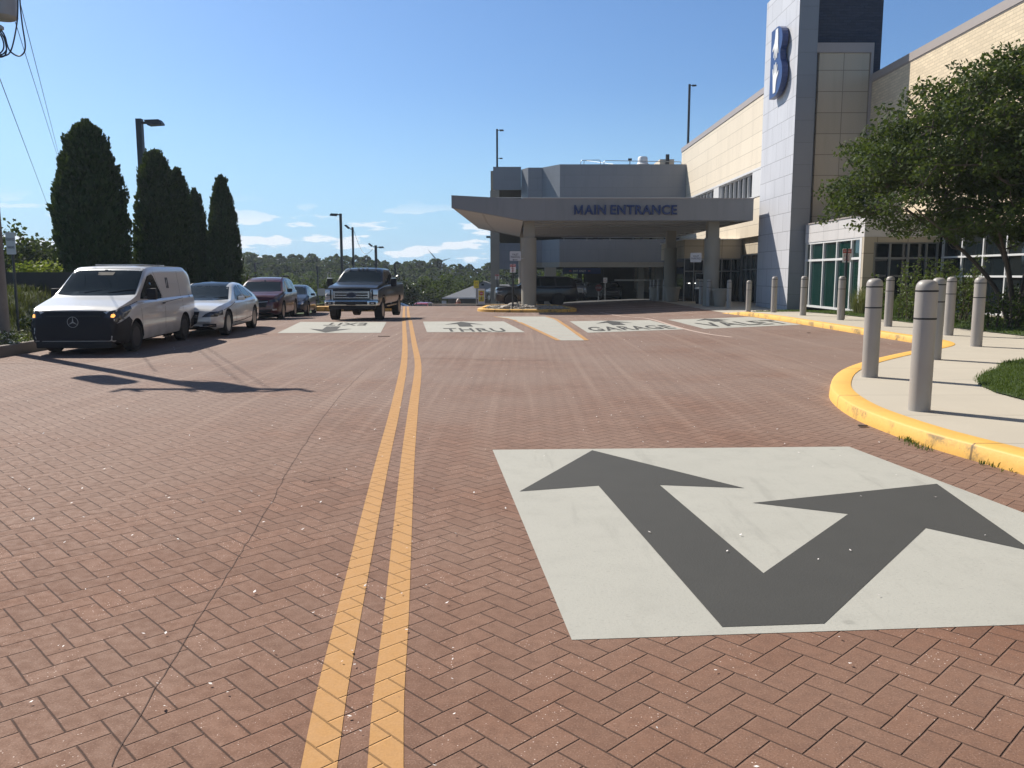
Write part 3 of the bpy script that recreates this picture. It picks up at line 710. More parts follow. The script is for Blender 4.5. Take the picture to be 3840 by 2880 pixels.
# glazed corner bay next to the tower
bx0, by0, by1 = 14.42, 34.4, 41.3
hpart('corner_bay', MB().box(bx0, 17.6, by0, by1, 3.22, 4.08), mat_panel('bay_band', (.56, .54, .53), 1.75, .66, 0, .5, .014, .5, .03, (.4, .1)))
hpart('bay_roof', MB().box(bx0 - .04, 17.6, by0 - .04, by1, 4.084, 4.14), M['coping'])
hpart('bay_pier', MB().box(bx0 + .01, bx0 + .42, by0 + .01, by0 + .35, 0, 3.216), M['creamgrid'])
hpart('bay_head', MB().box(bx0 + .43, 17.54, by0 + .02, by0 + .3, 3.0, 3.216), M['creamgrid'])
g1 = hpart('bay_window', MB().box(bx0 + .12, bx0 + .14, by0 + .36, by1 - .02, .2, 3.2), M['glassgreen'])
f1 = MB()
for y in (by0 + .40, by0 + 1.35, by0 + 2.95, by0 + 4.55, by0 + 6.2, by1 - .04): f1.box(bx0 + .03, bx0 + .16, y - .045, y + .045, .15, 3.2)
f1.box(bx0, bx0 + .16, by0 + .2, by0 + .42, .12, 3.2)
for z in (.17, 2.36, 3.18): f1.box(bx0 + .025, bx0 + .155, by0 + .36, by1, z - .05, z + .05)
hpart('window_frame', f1, M['winframe'], g1)
g2 = hpart('bay_window', MB().box(bx0 + .44, 17.6, by0 + .16, by0 + .18, .2, 3.0), M['glass'])
f2 = MB()
for x in (14.9, 15.55, 16.3, 17.05, 17.5): f2.box(x - .035, x + .035, by0 + .06, by0 + .2, .15, 3.0)
for z in (.17, 2.36, 2.98): f2.box(bx0 + .43, 17.55, by0 + .065, by0 + .195, z - .035, z + .035)
hpart('window_frame', f2, M['greyframe'], g2)
hpart('downpipe', MB().box(14.66, 14.80, 41.62, 41.95, -.2, 4.0), M['blackmetal'])
hpart('bay_back', MB().box(14.5, 17.6, 41.31, 41.9, 0, 4.0), M['darkpanel'])
# cream wing behind the tower
CX = 15.0; CY0, CY1 = 46.76, 75.2
hpart('cream_wing', MB().box(CX, 30, CY0, CY1, 8.14, 12.35), M['cream']); hpart('cream_wing_base', MB().box(CX, 30, CY0, CY1, 4.03, 6.48), M['cream'])
hpart('roof_coping', MB().box(CX - .05, 30, CY0 + .02, CY1 + .05, 12.36, 12.72), M['coping'])
hpart('strip_head', MB().box(CX - .03, CX + .4, CY0 + .01, CY1, 8.0, 8.136), M['winframe'])
w3 = hpart('window', MB().box(CX + .30, CX + .32, CY0, CY1, 6.49, 8.0), M['glass'])
f3 = MB().box(CX + .13, CX + .28, CY0, CY1, 7.94, 7.995).box(CX + .13, CX + .28, CY0, CY1, 6.49, 6.54)
for i, y in enumerate([53.2 + 1.14 * k for k in range(0, 19)]): f3.box(CX + .12, CX + .29, y - .03, y + .03, 6.5, 7.99)
hpart('window_frame', f3, M['winframe'], w3)
hpart('white_pier', MB().box(CX - .01, CX + .3, 51.0, 52.9, 6.5, 7.99), M['winframe']); hpart('white_pier', MB().box(CX - .01, CX + .3, 61.4, 62.9, 6.5, 7.99), M['winframe'])
hpart('strip_jamb', MB().box(CX + .01, CX + .3, CY0, 47.1, 6.5, 7.99), M['darkpanel'])
hpart('strip_sill', MB().box(CX - .04, CX + .45, CY0, CY1, 6.4, 6.487), M['winframe'])
hpart('rear_wing', MB().box(13.5, 14.8, 77.6, 81, 0, 12.1), M['cream']); hpart('rear_wing', MB().box(12.6, 13.4, 82, 86, 0, 11.6), M['cream'])
hpart('rear_pier', MB().box(14.0, 14.3, 77.3, 77.59, 0, 12.5), M['blackmetal']); hpart('rear_pier', MB().box(12.5, 12.7, 81.6, 81.9, 0, 12.0), M['blackmetal'])
# entrance recess below
hpart('entrance_wall', MB().box(15.3, 15.6, CY0, 66, -.6, 4.02), M['creamgrid'])
hpart('vestibule', MB().box(11.4, 15.2, 55.5, 64, 2.75, 3.95), M['creamgrid']); hpart('vestibule_sill', MB().box(11.3, 15.2, 55.4, 64, 3.955, 4.02), M['winframe'])
g4 = hpart('entrance_glazing', MB().box(15.23, 15.25, CY0 + .05, 55.4, -.3, 2.95), M['glass'])
f4 = MB()
for y in arange(CY0 + .1, 55.4, 1.05): f4.box(15.16, 15.27, y - .04, y + .04, -.4, 2.95)
for z in (2.0, 2.93): f4.box(15.165, 15.265, CY0 + .05, 55.4, z - .04, z + .04)
hpart('window_frame', f4, M['greyframe'], g4)
g5 = hpart('entrance_glazing', MB().box(11.47, 15.2, 55.6, 55.62, -.6, 2.74), M['glass']); hpart('entrance_glazing', MB().box(11.45, 11.47, 55.63, 60.45, -.6, 2.74), M['glass'])
g6 = hpart('entrance_glazing', MB().box(11.5, 14.0, 60.5, 60.52, -.6, 2.74), M['glass'])
f5 = MB(); f6 = MB()
for x in arange(11.5, 13.9, .6): f6.box(x - .03, x + .03, 60.42, 60.49, -.6, 2.74)
for x in arange(11.45, 15.2, .62): f5.box(x - .03, x + .03, 55.5, 55.59, -.6, 2.74)
for z in (1.9, 2.7): f6.box(11.47, 14, 60.43, 60.48, z - .03, z + .03); f5.box(11.47, 15.2, 55.51, 55.58, z - .03, z + .03)
hpart('window_frame', f5, M['greyframe'], g5); hpart('window_frame', f6, M['greyframe'], g6)
d = hpart('entrance_door', MB().box(12.2, 13.3, 55.44, 55.49, -.45, 1.75), M['glass'])
hpart('door_frame', MB().box(12.15, 12.23, 55.40, 55.485, -.45, 1.8).box(13.27, 13.35, 55.40, 55.485, -.45, 1.8).box(12.72, 12.78, 55.40, 55.485, -.45, 1.8).box(12.23, 13.27, 55.405, 55.48, 1.72, 1.8), M['alloy'], d)
el_ = simple('lit_lamp', (.9, .9, .85), .3, var=0, emit=(1, .97, .9), es=3)
for x_, r_ in ((11.75, .07), (12.15, .05)): hpart('entrance_light', MB().lathe([(0, -.02), (r_, 0), (r_, .02), (0, .03)], 12, (x_, 55.3, 1.1)), el_)

# the B with two hands on the tower
sg = thing('wall_sign', (13.32, 43.5, 12.33), 'tall blue letter B with two white hands mounted on the grey tower', 'sign')
def bshape(w, h):
    pts = [(0, 0), (.42 * w, 0)]
    for k in range(13): a = -90 + 180 * k / 12; pts.append((.42 * w + .58 * w * math.cos(R(a)) if a < 20 else max(.80 * w, .42 * w + .58 * w * math.cos(R(a))), .285 * h + .285 * h * math.sin(R(a))))
    for k in range(13): a = -90 + 180 * k / 12; pts.append((.46 * w + .46 * w * math.cos(R(a)) if a > -20 else max(.78 * w, .46 * w + .46 * w * math.cos(R(a))), .785 * h + .215 * h * math.sin(R(a))))
    pts += [(0, h)]
    return pts
BW, BH = 1.95, 3.35
def bw(u, v_, d): return (-d, (BW / 2 - u), v_ - BH / 2)      # u to the viewer's right = towards the camera
bp = bshape(BW, BH)
mbs = MB().poly3([bw(u, v_, 0) for u, v_ in bp], (.30, 0, 0)); mbs.build('letter', M['blue'], sg)
def hand(cx, base, tip, flip):
    """open hand outline, wrist at base, fingers towards tip"""
    H_ = [(-.20, 0), (.20, 0), (.26, .22), (.34, .40), (.62, .56), (.66, .64), (.60, .67), (.36, .56), (.34, .60), (.44, .86), (.40, .90), (.34, .88), (.22, .64), (.18, .64), (.20, .98), (.13, 1.0), (.08, .97), (.03, .65), (-.02, .65), (-.08, .96), (-.15, .97), (-.19, .93), (-.15, .62), (-.19, .61), (-.33, .84), (-.39, .84), (-.40, .78), (-.30, .52), (-.28, .30)]
    L_ = abs(tip - base); s = 1 if tip > base else -1
    return [(cx + x * L_ * .60 * (1 if flip else -1), base + s * y * L_) for x, y in H_]
for args in ((BW * .47, BH * .97, BH * .53, False), (BW * .42, BH * .05, BH * .49, True)):
    hp = hand(*args); MB().poly3([bw(u, v_, .022) for u, v_ in hp], (.020, 0, 0)).build('hand', M['white'], sg)
for z_ in (-.9, .7): MB().box(.28, .40, -.5, .5, z_, z_ + .2).build('bracket', M['blackmetal'], sg)

# ------------------------------------------------------------------ entrance canopy
CF = 45.6; CB = 65.6
CP = thing('entrance_canopy', (0, 0, 0), 'wide grey flat entrance canopy lettered MAIN ENTRANCE on thick round columns', 'canopy')
XL, XB, XR = atY(1693, 779, CF)[0], atY(1962, 828, CF)[0], atY(2825, 790, CF)[0]
zt, zb = atY(2000, 746, CF)[2], atY(2000, 827, CF)[2]; ztl, zbl = atY(1693, 732, CF)[2], atY(1693, 779, CF)[2]
fas = MB()
out = [(XL, CF, zbl), (XB, CF, zb), (XR, CF, zb), (XR, CF, zt), (XB, CF, zt), (XL, CF, ztl)]
fas.poly3(out, (0, .45, 0))
oB = [(XL + .6, CB, zbl), (XB, CB, zb), (XR, CB, zb), (XR, CB, zt), (XB, CB, zt), (XL + .6, CB, ztl)]
fas.poly3(oB, (0, .3, 0))
fas.add([(XR - .3, CF + .45, zb), (XR, CF + .45, zb), (XR, CF + .45, zt), (XR - .3, CF + .45, zt), (XR - .3, CB, zb), (XR, CB, zb), (XR, CB, zt), (XR - .3, CB, zt)], [(0, 4, 5, 1), (1, 5, 6, 2), (2, 6, 7, 3), (3, 7, 4, 0)])
fas.build('fascia', M['canopy'], CP)
MB().add([(XL, CF + .45, ztl - .06), (XB, CF + .45, zt - .06), (XR - .3, CF + .45, zt - .06), (XR - .3, CB, zt - .06), (XB, CB, zt - .06), (XL + .6, CB, ztl - .06)], [(0, 1, 4, 5), (1, 2, 3, 4)]).build('roof', M['coping'], CP)
sf = MB().add([(XL, CF + .45, zbl + .03), (XL, CF + .45, zbl + .09), (XB, CF + .45, zb + .03), (XB, CF + .45, zb + .09), (XL + .6, CB, zbl + .03), (XL + .6, CB, zbl + .09), (XB, CB, zb + .03), (XB, CB, zb + .09)],
              [(0, 2, 6, 4), (1, 5, 7, 3), (0, 4, 5, 1)])
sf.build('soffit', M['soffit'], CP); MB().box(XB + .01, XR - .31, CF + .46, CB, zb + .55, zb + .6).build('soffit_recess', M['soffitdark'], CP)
bmz = MB()
for i in range(8): y = CF + 1.0 + i * 2.5; bmz.box(XB + .2, XR - .32, y, y + .55, zb + .02, zb + .54)
bmz.build('soffit_beam', M['soffit'], CP)
cap = MB().box(XB, XR + .03, CF - .03, CF + .02, zt + .001, zt + .05); cap.build('edge_trim', M['coping'], CP)
tm = MB()
for a, b, w_ in ((2153, 2272, 'MAIN'), (2289, 2537, 'ENTRANCE')):
    p0 = Vector(atY(a, 805, CF)); p1 = Vector(atY(b, 805, CF)); p2 = Vector(atY(a, 769, CF))
    if w_ == 'MAIN':                     # the M as its own outline
        mw = (p1.x - p0.x) * .27; hz_ = p2.z - p0.z
        MP = [(0, 0), (.17, 0), (.17, .62), (.42, .08), (.58, .08), (.83, .62), (.83, 0), (1, 0), (1, 1), (.84, 1), (.5, .30), (.16, 1), (0, 1)]
        tm.poly3([(p0.x + mw * a_, CF - .122, p0.z + hz_ * b_) for a_, b_ in MP], (0, .12, 0))
        p0 = p0 + Vector(((p1.x - p0.x) * .315, 0, 0)); w_ = 'AIN'
    text_add(tm, w_, p0 + Vector((0, -.002, 0)), p1 - p0, Vector((0, 0, p2.z - p0.z)), depth=.12, N=(0, -1, 0), bold=.022)
tm.build('lettering', M['navyletter'], CP)
def column(x, y, r, z1, z0, neck=True):
    m_ = MB().lathe([(r, z0), (r, z1)], 32, (x, y, 0)); o = m_.build('column', M['column'], CP, smooth=40)
    n_ = MB().box(x - r * .72, x + r * .72, y - r * .72, y + r * .72, z1, zb + .5); n_.build('column_neck', M['column'], o)
    return o
column(atY(1983, 1100, 47)[0], 47, .42, atY(1983, 892, 47)[2], -.3)
column(atY(2665, 1100, 47)[0], 47, .43, atY(2665, 892, 47)[2], -.3)
column(atY(2511, 1100, 57)[0], 57, .42, atY(2511, 930, 57)[2], -.6)
column(.9, 62.5, .42, 3.4, -1.0)
MB().tube([(XL + 2.4, CF + .3, zt + .02), (XL + 2.4, CF + .3, zt + .09), (XR - 3, CF + .3, zt + .09)], .02, 6).build('edge_rail', M['galv'], CP)

# ------------------------------------------------------------------ parking garage
KG = 73 / 66.0
def kx(v): return v * KG
def kz(z): return 1.7 + (z - 1.7) * KG
GR = thing('parking_garage', (0, 0, 0), 'grey parking garage with stacked decks and open dark bays behind the canopy', 'building')
GX0 = atY(1839, 640, 69.5 * KG)[0]; GT = atY(2300, 616, 73)[2]
plan = [(CX - .02, 73.0), (kx(3.73), 73.0), (kx(2.42), kx(68.0)), (kx(1.30), kx(68.0)), (kx(.75), kx(69.3)), (GX0, kx(69.3))]
def wall_along(pl, z0, z1, th=.3):
    m_ = MB()
    for a, b in zip(pl[:-1], pl[1:]):
        A, B = Vector((*a, 0)), Vector((*b, 0)); dd = (B - A).normalized(); nn = Vector((dd.y, -dd.x, 0)) * th   # inwards = +y side
        if nn.y < 0: nn = -nn
        m_.add([(A.x, A.y, z0), (B.x, B.y, z0), (B.x, B.y, z1), (A.x, A.y, z1), (A.x + nn.x, A.y + nn.y, z0), (B.x + nn.x, B.y + nn.y, z0), (B.x + nn.x, B.y + nn.y, z1), (A.x + nn.x, A.y + nn.y, z1)],
               [(0, 1, 2, 3), (5, 4, 7, 6), (3, 2, 6, 7), (1, 0, 4, 5), (0, 3, 7, 4), (1, 5, 6, 2)])
    return m_
front = plan[:5]
wall_along(front, kz(7.0), GT).build('upper_parapet', M['darkpanel'], GR)
wall_along(front, kz(6.0), kz(6.9), .35).build('upper_slab_edge', M['concrete'], GR)
wall_along(front, kz(2.65), atY(2300, 897, 73)[2]).build('deck_parapet', M['darkpanel'], GR)
wall_along(front, kz(2.25), kz(2.64), .5).build('deck_beam', M['concrete'], GR)
for z0, z1 in ((kz(2.1), kz(4.25)), (kz(5.3), kz(7.3)), (kz(8.55), GT + .25)): MB().box(GX0 + .25, kx(.74), kx(69.32), kx(69.6), z0, z1).build('spandrel', M['darkpanel'], GR)
for b_ in ((GX0 - .02, GX0 + .8, kx(69.25), kx(70.1), -4, kz(8.5)), (kx(1.4), kx(2.0), kx(67.9), kx(68.5), -3, kz(2.2)), (kx(2.6), kx(3.5), kx(66.3), kx(67.2), -2, kz(2.24)), (11.4, 11.95, 75.6, 76.2, -3, kz(2.24)), (13.0, 13.6, 75.6, 76.2, -3, kz(2.24))): MB().box(*b_).build('column', M['concrete'], GR)
MB().box(GX0 - .05, GX0 - .02, 77.0, 77.2, 4.9, 5.05).box(GX0 - .4, GX0 - .05, 76.95, 77.25, 5.0, 5.17).build('wall_lamp', M['blackmetal'], GR)
# decks (floors), interior columns, back spandrels
for z in (kz(2.3), kz(5.4), kz(8.6)):
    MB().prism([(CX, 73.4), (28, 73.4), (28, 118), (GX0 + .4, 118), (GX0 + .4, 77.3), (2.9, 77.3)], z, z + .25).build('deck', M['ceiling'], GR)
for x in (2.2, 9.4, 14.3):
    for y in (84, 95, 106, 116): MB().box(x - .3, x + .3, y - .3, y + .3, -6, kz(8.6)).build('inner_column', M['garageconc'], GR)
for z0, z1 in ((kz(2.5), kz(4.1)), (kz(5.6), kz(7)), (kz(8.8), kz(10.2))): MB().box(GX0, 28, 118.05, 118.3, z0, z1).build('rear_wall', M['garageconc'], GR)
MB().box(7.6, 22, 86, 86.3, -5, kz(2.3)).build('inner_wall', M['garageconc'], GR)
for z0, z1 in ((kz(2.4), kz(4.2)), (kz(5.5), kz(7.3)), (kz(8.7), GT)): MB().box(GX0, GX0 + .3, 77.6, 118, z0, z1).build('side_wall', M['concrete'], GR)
rz_ = atY(2300, 895, 72.8)[2]
rl = MB().tube([(4.3, 72.85, rz_ + .1), (14.6, 72.85, rz_ + .1)], .035, 6)
for i in range(6): rl.tube([(4.5 + i * 2, 72.85, rz_ - .15), (4.5 + i * 2, 72.85, rz_ + .12)], .03, 6)
rl.build('deck_rail', M['galv'], GR)
rz_ = atY(2300, 740, 72.8)[2]
MB().tube([(4.2, 72.85, rz_), (14.5, 72.85, rz_)], .035, 6).build('deck_rail', M['galv'], GR)
MB().box(9.2, 13.2, 74.8, 75.0, 1.1, 1.24).build('height_bar', M['galv'], GR)
# garage floor, sloping down with the ground
tag(grid_sheet('garage_floor', arange(GX0 - 4, 20, 2), arange(62, 122, 2), .01, M['asphalt']), kind='structure')
# roof guard rail and vent
rr = thing('roof_guard_rail', (0, 0, GT), 'thin grey pipe guard rail along the roof edge of the garage', 'railing')
m_ = MB()
zr = GT + .62
def rpx(x, y, Y=74.5): return Vector(atY(x, y, Y)) - Vector((0, 0, GT))
for a, b in (((2178, 601), (2252, 600)), ((2265, 602), (2555, 607))):
    A, B = rpx(*a), rpx(*b)
    m_.tube([(A.x, A.y, 0), (A.x, A.y, A.z - .1), (A.x + .1, A.y, A.z), (B.x - .1, B.y, B.z), (B.x, B.y, B.z - .1), (B.x, B.y, 0)], .03, 6)
A, B = rpx(2190, 601, 79), rpx(2300, 616, 74.5); m_.tube([A, B], .02, 6); m_.tube([(A.x, A.y, 0), A], .03, 6)
m_.build('rail', M['galv'], rr)
A = atY(2410, 616, 75.5)
vt = thing('roof_vent', (A[0], 75.5, A[2] - .1), 'white capped roof vent standing on the garage roof edge', 'vent')
MB().lathe([(.62, 0), (.48, .15), (.44, .3), (.44, .62), (.36, .74), (0, .76)], 20).build('hood', M['white'], vt, smooth=40)
MB().lathe([(.7, -.2), (.7, .05), (.5, .12)], 20).build('curb', M['signgrey'], vt, smooth=40)
A = atY(2362, 616, 75)
v2 = thing('roof_floodlight', (A[0], 75, A[2]), 'small dark floodlight on a short stub on the garage roof', 'lamp')
MB().tube([(0, 0, 0), (0, 0, .35)], .04, 8).build('post', M['blackmetal'], v2)
MB().box(-.16, .16, -.08, .08, .33, .50).build('lamp_head', M['blackmetal'], v2)
# EXIT ONLY board hanging in the bay
A = atY(2170, 1016, 75.5)
es = thing('exit_only_sign', (A[0], 75.5, A[2]), 'dark EXIT ONLY board with red bars hanging in the garage mouth', 'sign')
MB().box(-1.45, 2.0, 0, .08, -.26, .28).build('board', M['navyletter'], es)
t_ = MB(); text_add(t_, 'EXIT ONLY', (-.5, -.012, -.11), (1.15, 0, 0), (0, 0, .2), bold=.01); t_.build('lettering', M['white'], es)
eb_ = simple('exit_bar_red', (.7, .12, .14), .5, var=0)
for x_ in (-.86, .85): MB().box(x_, x_ + .2, -.015, -.002, -.03, .02).build('red_bar', eb_, es)
for x_ in (-1.3, 1.8): MB().box(x_, x_ + .04, .02, .06, .28, .9).build('hanger', M['galv'], es)
# ------------------------------------------------------------------ bollards
def bollard_proto():
    t = thing('bollard', (0, 0, 0), 'x', 'bollard', 'grey bollards with two dark bands along the pavement')
    r, h = .118, 1.49
    pr = [(r, 0), (r, h - .10)] + [(r * math.cos(R(a)) ** .6 if a < 90 else 0, h - .10 + .10 * math.sin(R(a))) for a in (15, 30, 45, 60, 72, 82, 90)]
    MB().lathe(pr, 28).build('post', M['bollard'], t, smooth=50)
    for z in (h - .125, h - .435): MB().lathe([(r + .0005, z - .010), (r + .002, z - .008), (r + .002, z + .008), (r + .0005, z + .010)], 28).build('band', M['black'], t, smooth=50)
    return t
bp0 = bollard_proto(); first = True
BL = [((4.68, 9.4), 'nearest and largest grey bollard at the rounded corner of the yellow kerb'),
      ((5.45, 12.53), 'tall grey bollard second from the camera, left of the nearest one'),
      ((7.76, 15.16), 'grey bollard half hidden behind the right edge of the nearest bollard'),
      ((10.07, 17.93), 'rightmost grey bollard, in front of the small tree trunks'),
      ((11.19, 21.23), 'grey bollard just left of the rightmost one, before the leafy shrub'),
      ((11.27, 24.85), 'grey bollard right of the tall second one, in front of the dark lower windows'),
      ((11.24, 28.4), 'grey bollard just left of the brown fire lane post by the green glass bay'),
      ((11.08, 31.63), 'grey bollard in front of the black gap between tower and glass bay'),
      ((10.99, 34.9), 'grey bollard in front of the shaded base of the grey tower'),
      ((10.92, 38.4), 'grey bollard at the far end of the yellow kerb, left of the tower'),
      ((None, 1574, 605, 43.6), 'grey bollard left of the kerb end, before the entrance doors'),
      ((None, 1530, 610, 46.5), 'shaded grey bollard in front of the right canopy column'),
      ((None, 1513.5, 608, 49), 'grey bollard lit on one edge at the left side of the right canopy column'),
      ((None, 1506, 610, 51.5), 'shaded grey bollard left of the right canopy column'),
      ((None, 1434.5, 611, 57), 'dark grey bollard touching the left side of the middle canopy column'),
      ((None, 1422, 610.5, 57.5), 'pale grey bollard in front of the planter by the middle column'),
      ((None, 1413, 611, 59.5), 'grey bollard behind the planter, second from left of its cluster'),
      ((None, 1406, 611.5, 60), 'dim grey bollard leftmost of the cluster by the planter')]
kk = 3840 / 2212
for pos, lab in BL:
    if pos[0] is None:
        A = atY(pos[1] * kk, 660 * kk, pos[3]); x, y = A[0], pos[3]
    else: x, y = pos
    z = pave_z(x, y) if y < 39 else gz(x, y) + .004
    if first: bp0.location = (x, y, z); bp0['label'] = lab; first = False
    else: copy_tree(bp0, (x, y, z), rnd.uniform(0, 6), lab)

# ------------------------------------------------------------------ posts, signs
def sign(name, x, y, z0, ztop, w, h, label, cat, mats=('signgrey', 'white'), postm='blackmetal', rz=0, r=.03, lines=(), band=None, group=None, pipe=True, extra=None, postx=0):
    t = thing(name, (x, y, z0), label, cat, group, rz)
    if pipe: MB().tube([(postx, .03, 0), (postx, .03, ztop - z0)], r, 8).build('post', M[postm], t, smooth=40)
    zc = ztop - z0 - h / 2
    rr_ = min(w, h) * .09; pl = []
    for cx_, cy_, a0 in ((w / 2 - rr_, h / 2 - rr_, 0), (-w / 2 + rr_, h / 2 - rr_, 90), (-w / 2 + rr_, -h / 2 + rr_, 180), (w / 2 - rr_, -h / 2 + rr_, 270)):
        for q in (0, 30, 60, 90): pl.append((cx_ + rr_ * math.cos(R(a0 + q)), -.012, zc + cy_ + rr_ * math.sin(R(a0 + q))))
    MB().poly3(pl, (0, .008, 0)).build('plate', M[mats[0]], t)
    for i, (txt, u0, v0, u1, v1, mm) in enumerate(lines):
        tm_ = MB(); text_add(tm_, txt, (-w / 2 + u0 * w, -.0155, zc - h / 2 + v0 * h), ((u1 - u0) * w, 0, 0), (0, 0, (v1 - v0) * h), bold=.01); tm_.build('lettering', M[mm], t)
    if band: 
        v0, v1, mm = band; MB().box(-w * .47, w * .47, -.0145, -.0125, zc - h / 2 + v0 * h, zc - h / 2 + v1 * h).build('band', M[mm], t)
    return t
def at(xp, yp, Y): return atY(xp, yp, Y)
# valet parking boards on the columns
A = at(1933, 943, 46.3); hgt = (978 - 942) / F * 46
for px_, py0, py1, w_, lab, arrow in ((1932.5, 942, 978, .62, 'white VALET PARKING board with an arrow on the left canopy column', True), (2610, 948, 983, .62, 'white VALET PARKING board on the left side of the right canopy column', False)):
    a = at(px_, py0, 46.45); b = at(px_, py1, 46.45)
    s_ = sign('valet_sign', a[0], 46.45, b[2], a[2], w_, a[2] - b[2], lab, 'sign', pipe=False, lines=(('VALET', .22, .55, .78, .76, 'txtgrey'), ('PARKING', .10, .28, .90, .50, 'txtgrey')))
    if arrow: MB().poly3([(-.17, -.014, .05), (-.08, -.014, .09), (-.08, -.014, .065), (.12, -.014, .065), (.12, -.014, .035), (-.08, -.014, .035), (-.08, -.014, .01)], (0, -.003, 0)).build('arrow', M['txtgrey'], s_)
    MB().box(.1, .45, -.003, .05, .1, .14).build('bracket', M['galv'], s_)
# fire lane signs
def fire(x, y, z0, ztop, w, h, lab, rz=0, r=.03):
    s_ = sign('fire_lane_sign', x, y, z0, ztop, w, h, lab, 'sign', mats=('white',), rz=rz, r=r, band=(.66, .95, 'red'), lines=(('FIRE', .2, .36, .8, .58, 'red'), ('LANE', .2, .10, .8, .32, 'red'), ('NO PARKING', .12, .74, .88, .87, 'white')), group='fire lane signs')
    # brown post sleeve beside it
    return s_
x, y = 11.86, 28.9; a = at(3177, 932, y); b = at(3177, 984, y); fire(a[0], y, pave_z(a[0], y), a[2], .31, a[2] - b[2], 'faded red and white FIRE LANE sign on a brown post by the green glass bay', r=.055)
a = at(1921, 990, 45.2); b = at(1921, 1022, 45.2); fire(a[0] + .03, 45.2, gz(a[0], 45.2), a[2], .31, a[2] - b[2], 'small FIRE LANE sign on a dark post against the left canopy column', r=.05)
a = at(1864, 1028, 66); b = at(1864, 1048, 66); fire(a[0], 66, gz(a[0], 66), a[2], .32, a[2] - b[2], 'small far FIRE LANE sign by the left corner of the garage', r=.05)
# reserved parking sign at the left
a = at(38, 871, 20.0); b = at(38, 954, 20.0)
s_ = sign('reserved_parking_sign', a[0], 20.0, .2, a[2], .245, a[2] - b[2], 'tall white RESERVED PARKING sign on a dark post beside the utility pole', 'sign', rz=R(-8), lines=(('RESERVED', .08, .62, .92, .74, 'txtgrey'), ('PARKING', .14, .26, .86, .38, 'txtgrey')))
# crossing signs
a = at(1786, 1052, 58); b = at(1786, 1071, 58)
s_ = sign('crossing_sign', a[0], 58, gz(a[0], 58), a[2], .36, (1080 - 1052) / F * 58, 'yellow crossing sign on a thin grey post before the grey house', 'sign', mats=('signyellow',), postm='galv', lines=(('XING', .2, .62, .8, .80, 'txtgrey'), ('SLOW', .2, .12, .8, .26, 'txtgrey')))
MB().box(-.18, .18, -.015, -.0125, .0, .02).build('seam', M['txtgrey'], s_)
a = at(1805, 1083, 56.5); gz_ = gz(a[0], 56.5)
s_ = thing('sidewalk_stop_sign', (a[0], 56.5, gz_), 'white A-frame panel with a stop sign and walker on yellow beside the island', 'sign')
hh = a[2] - gz_
MB().box(-.24, .24, -.03, .03, .12, hh).build('panel', M['white'], s_); MB().box(-.19, .19, -.036, -.031, hh * .60, hh - .12).build('upper_face', M['signyellow'], s_); MB().box(-.19, .19, -.036, -.031, hh * .27, hh * .57).build('lower_face', M['signyellow'], s_)
zc_ = hh * .74; MB().poly3([(.14 * math.cos(R(22.5 + 45 * i)), -.038, zc_ + .14 * math.sin(R(22.5 + 45 * i))) for i in range(8)], (0, -.004, 0)).build('octagon', M['red'], s_)
t_ = MB(); text_add(t_, 'STOP', (-.1, -.0445, zc_ - .04), (.2, 0, 0), (0, 0, .08), bold=.02); t_.build('lettering', M['white'], s_)
w_ = MB(); zc_ = hh * .42
w_.tube([(0, -.038, zc_ + .03), (0, -.038, zc_ + .11)], .022, 6).tube([(0, -.038, zc_ + .03), (-.06, -.038, zc_ - .12)], .016, 6).tube([(0, -.038, zc_ + .03), (.06, -.038, zc_ - .12)], .016, 6).tube([(-.07, -.038, zc_ + .0), (0, -.038, zc_ + .1), (.07, -.038, zc_ + .02)], .012, 6).lathe([(0, -.03), (.028, 0), (0, .03)], 10, (0, -.038, zc_ + .16))
w_.build('walker_symbol', M['txtgrey'], s_); MB().box(-.33, .33, -.28, .28, 0, .1).build('base', M['rubber'], s_)
# signs inside the shade
a = at(2270, 1041, 67); b = at(2270, 1061, 67)
s_ = sign('notice_sign', a[0], 67, gz(a[0], 67), a[2], .32, a[2] - b[2], 'small pinkish notice on a pale post in the dark garage mouth', 'sign', mats=('white',), postm='galv', lines=(('NO', .3, .58, .7, .78, 'red'), ('PARKING', .1, .25, .9, .42, 'red')))
a = at(2245, 1066, 65)
s_ = thing('stop_sign', (a[0], 65, gz(a[0], 65)), 'shaded red STOP sign standing in the garage mouth', 'sign')
zc_ = a[2] - s_.location.z - .27; MB().poly3([(.28 * math.cos(R(22.5 + 45 * i)), -.01, zc_ + .28 * math.sin(R(22.5 + 45 * i))) for i in range(8)], (0, .01, 0)).build('octagon', M['darkred'], s_)
MB().tube([(0, .03, 0), (0, .03, zc_)], .035, 8).build('post', M['galv'], s_); t_ = MB(); text_add(t_, 'STOP', (-.2, -.013, zc_ - .08), (.4, 0, 0), (0, 0, .16), bold=.02); t_.build('lettering', M['siding'], s_)
# small white sign left of pickup
a = at(1196, 1082, 50)
sign('notice_sign', a[0] + .12, 50, gz(a[0], 50), a[2], .42, .42, 'plain grey notice on a thin pole left of the pickup', 'sign', postm='galv', pipe=True, postx=.24)

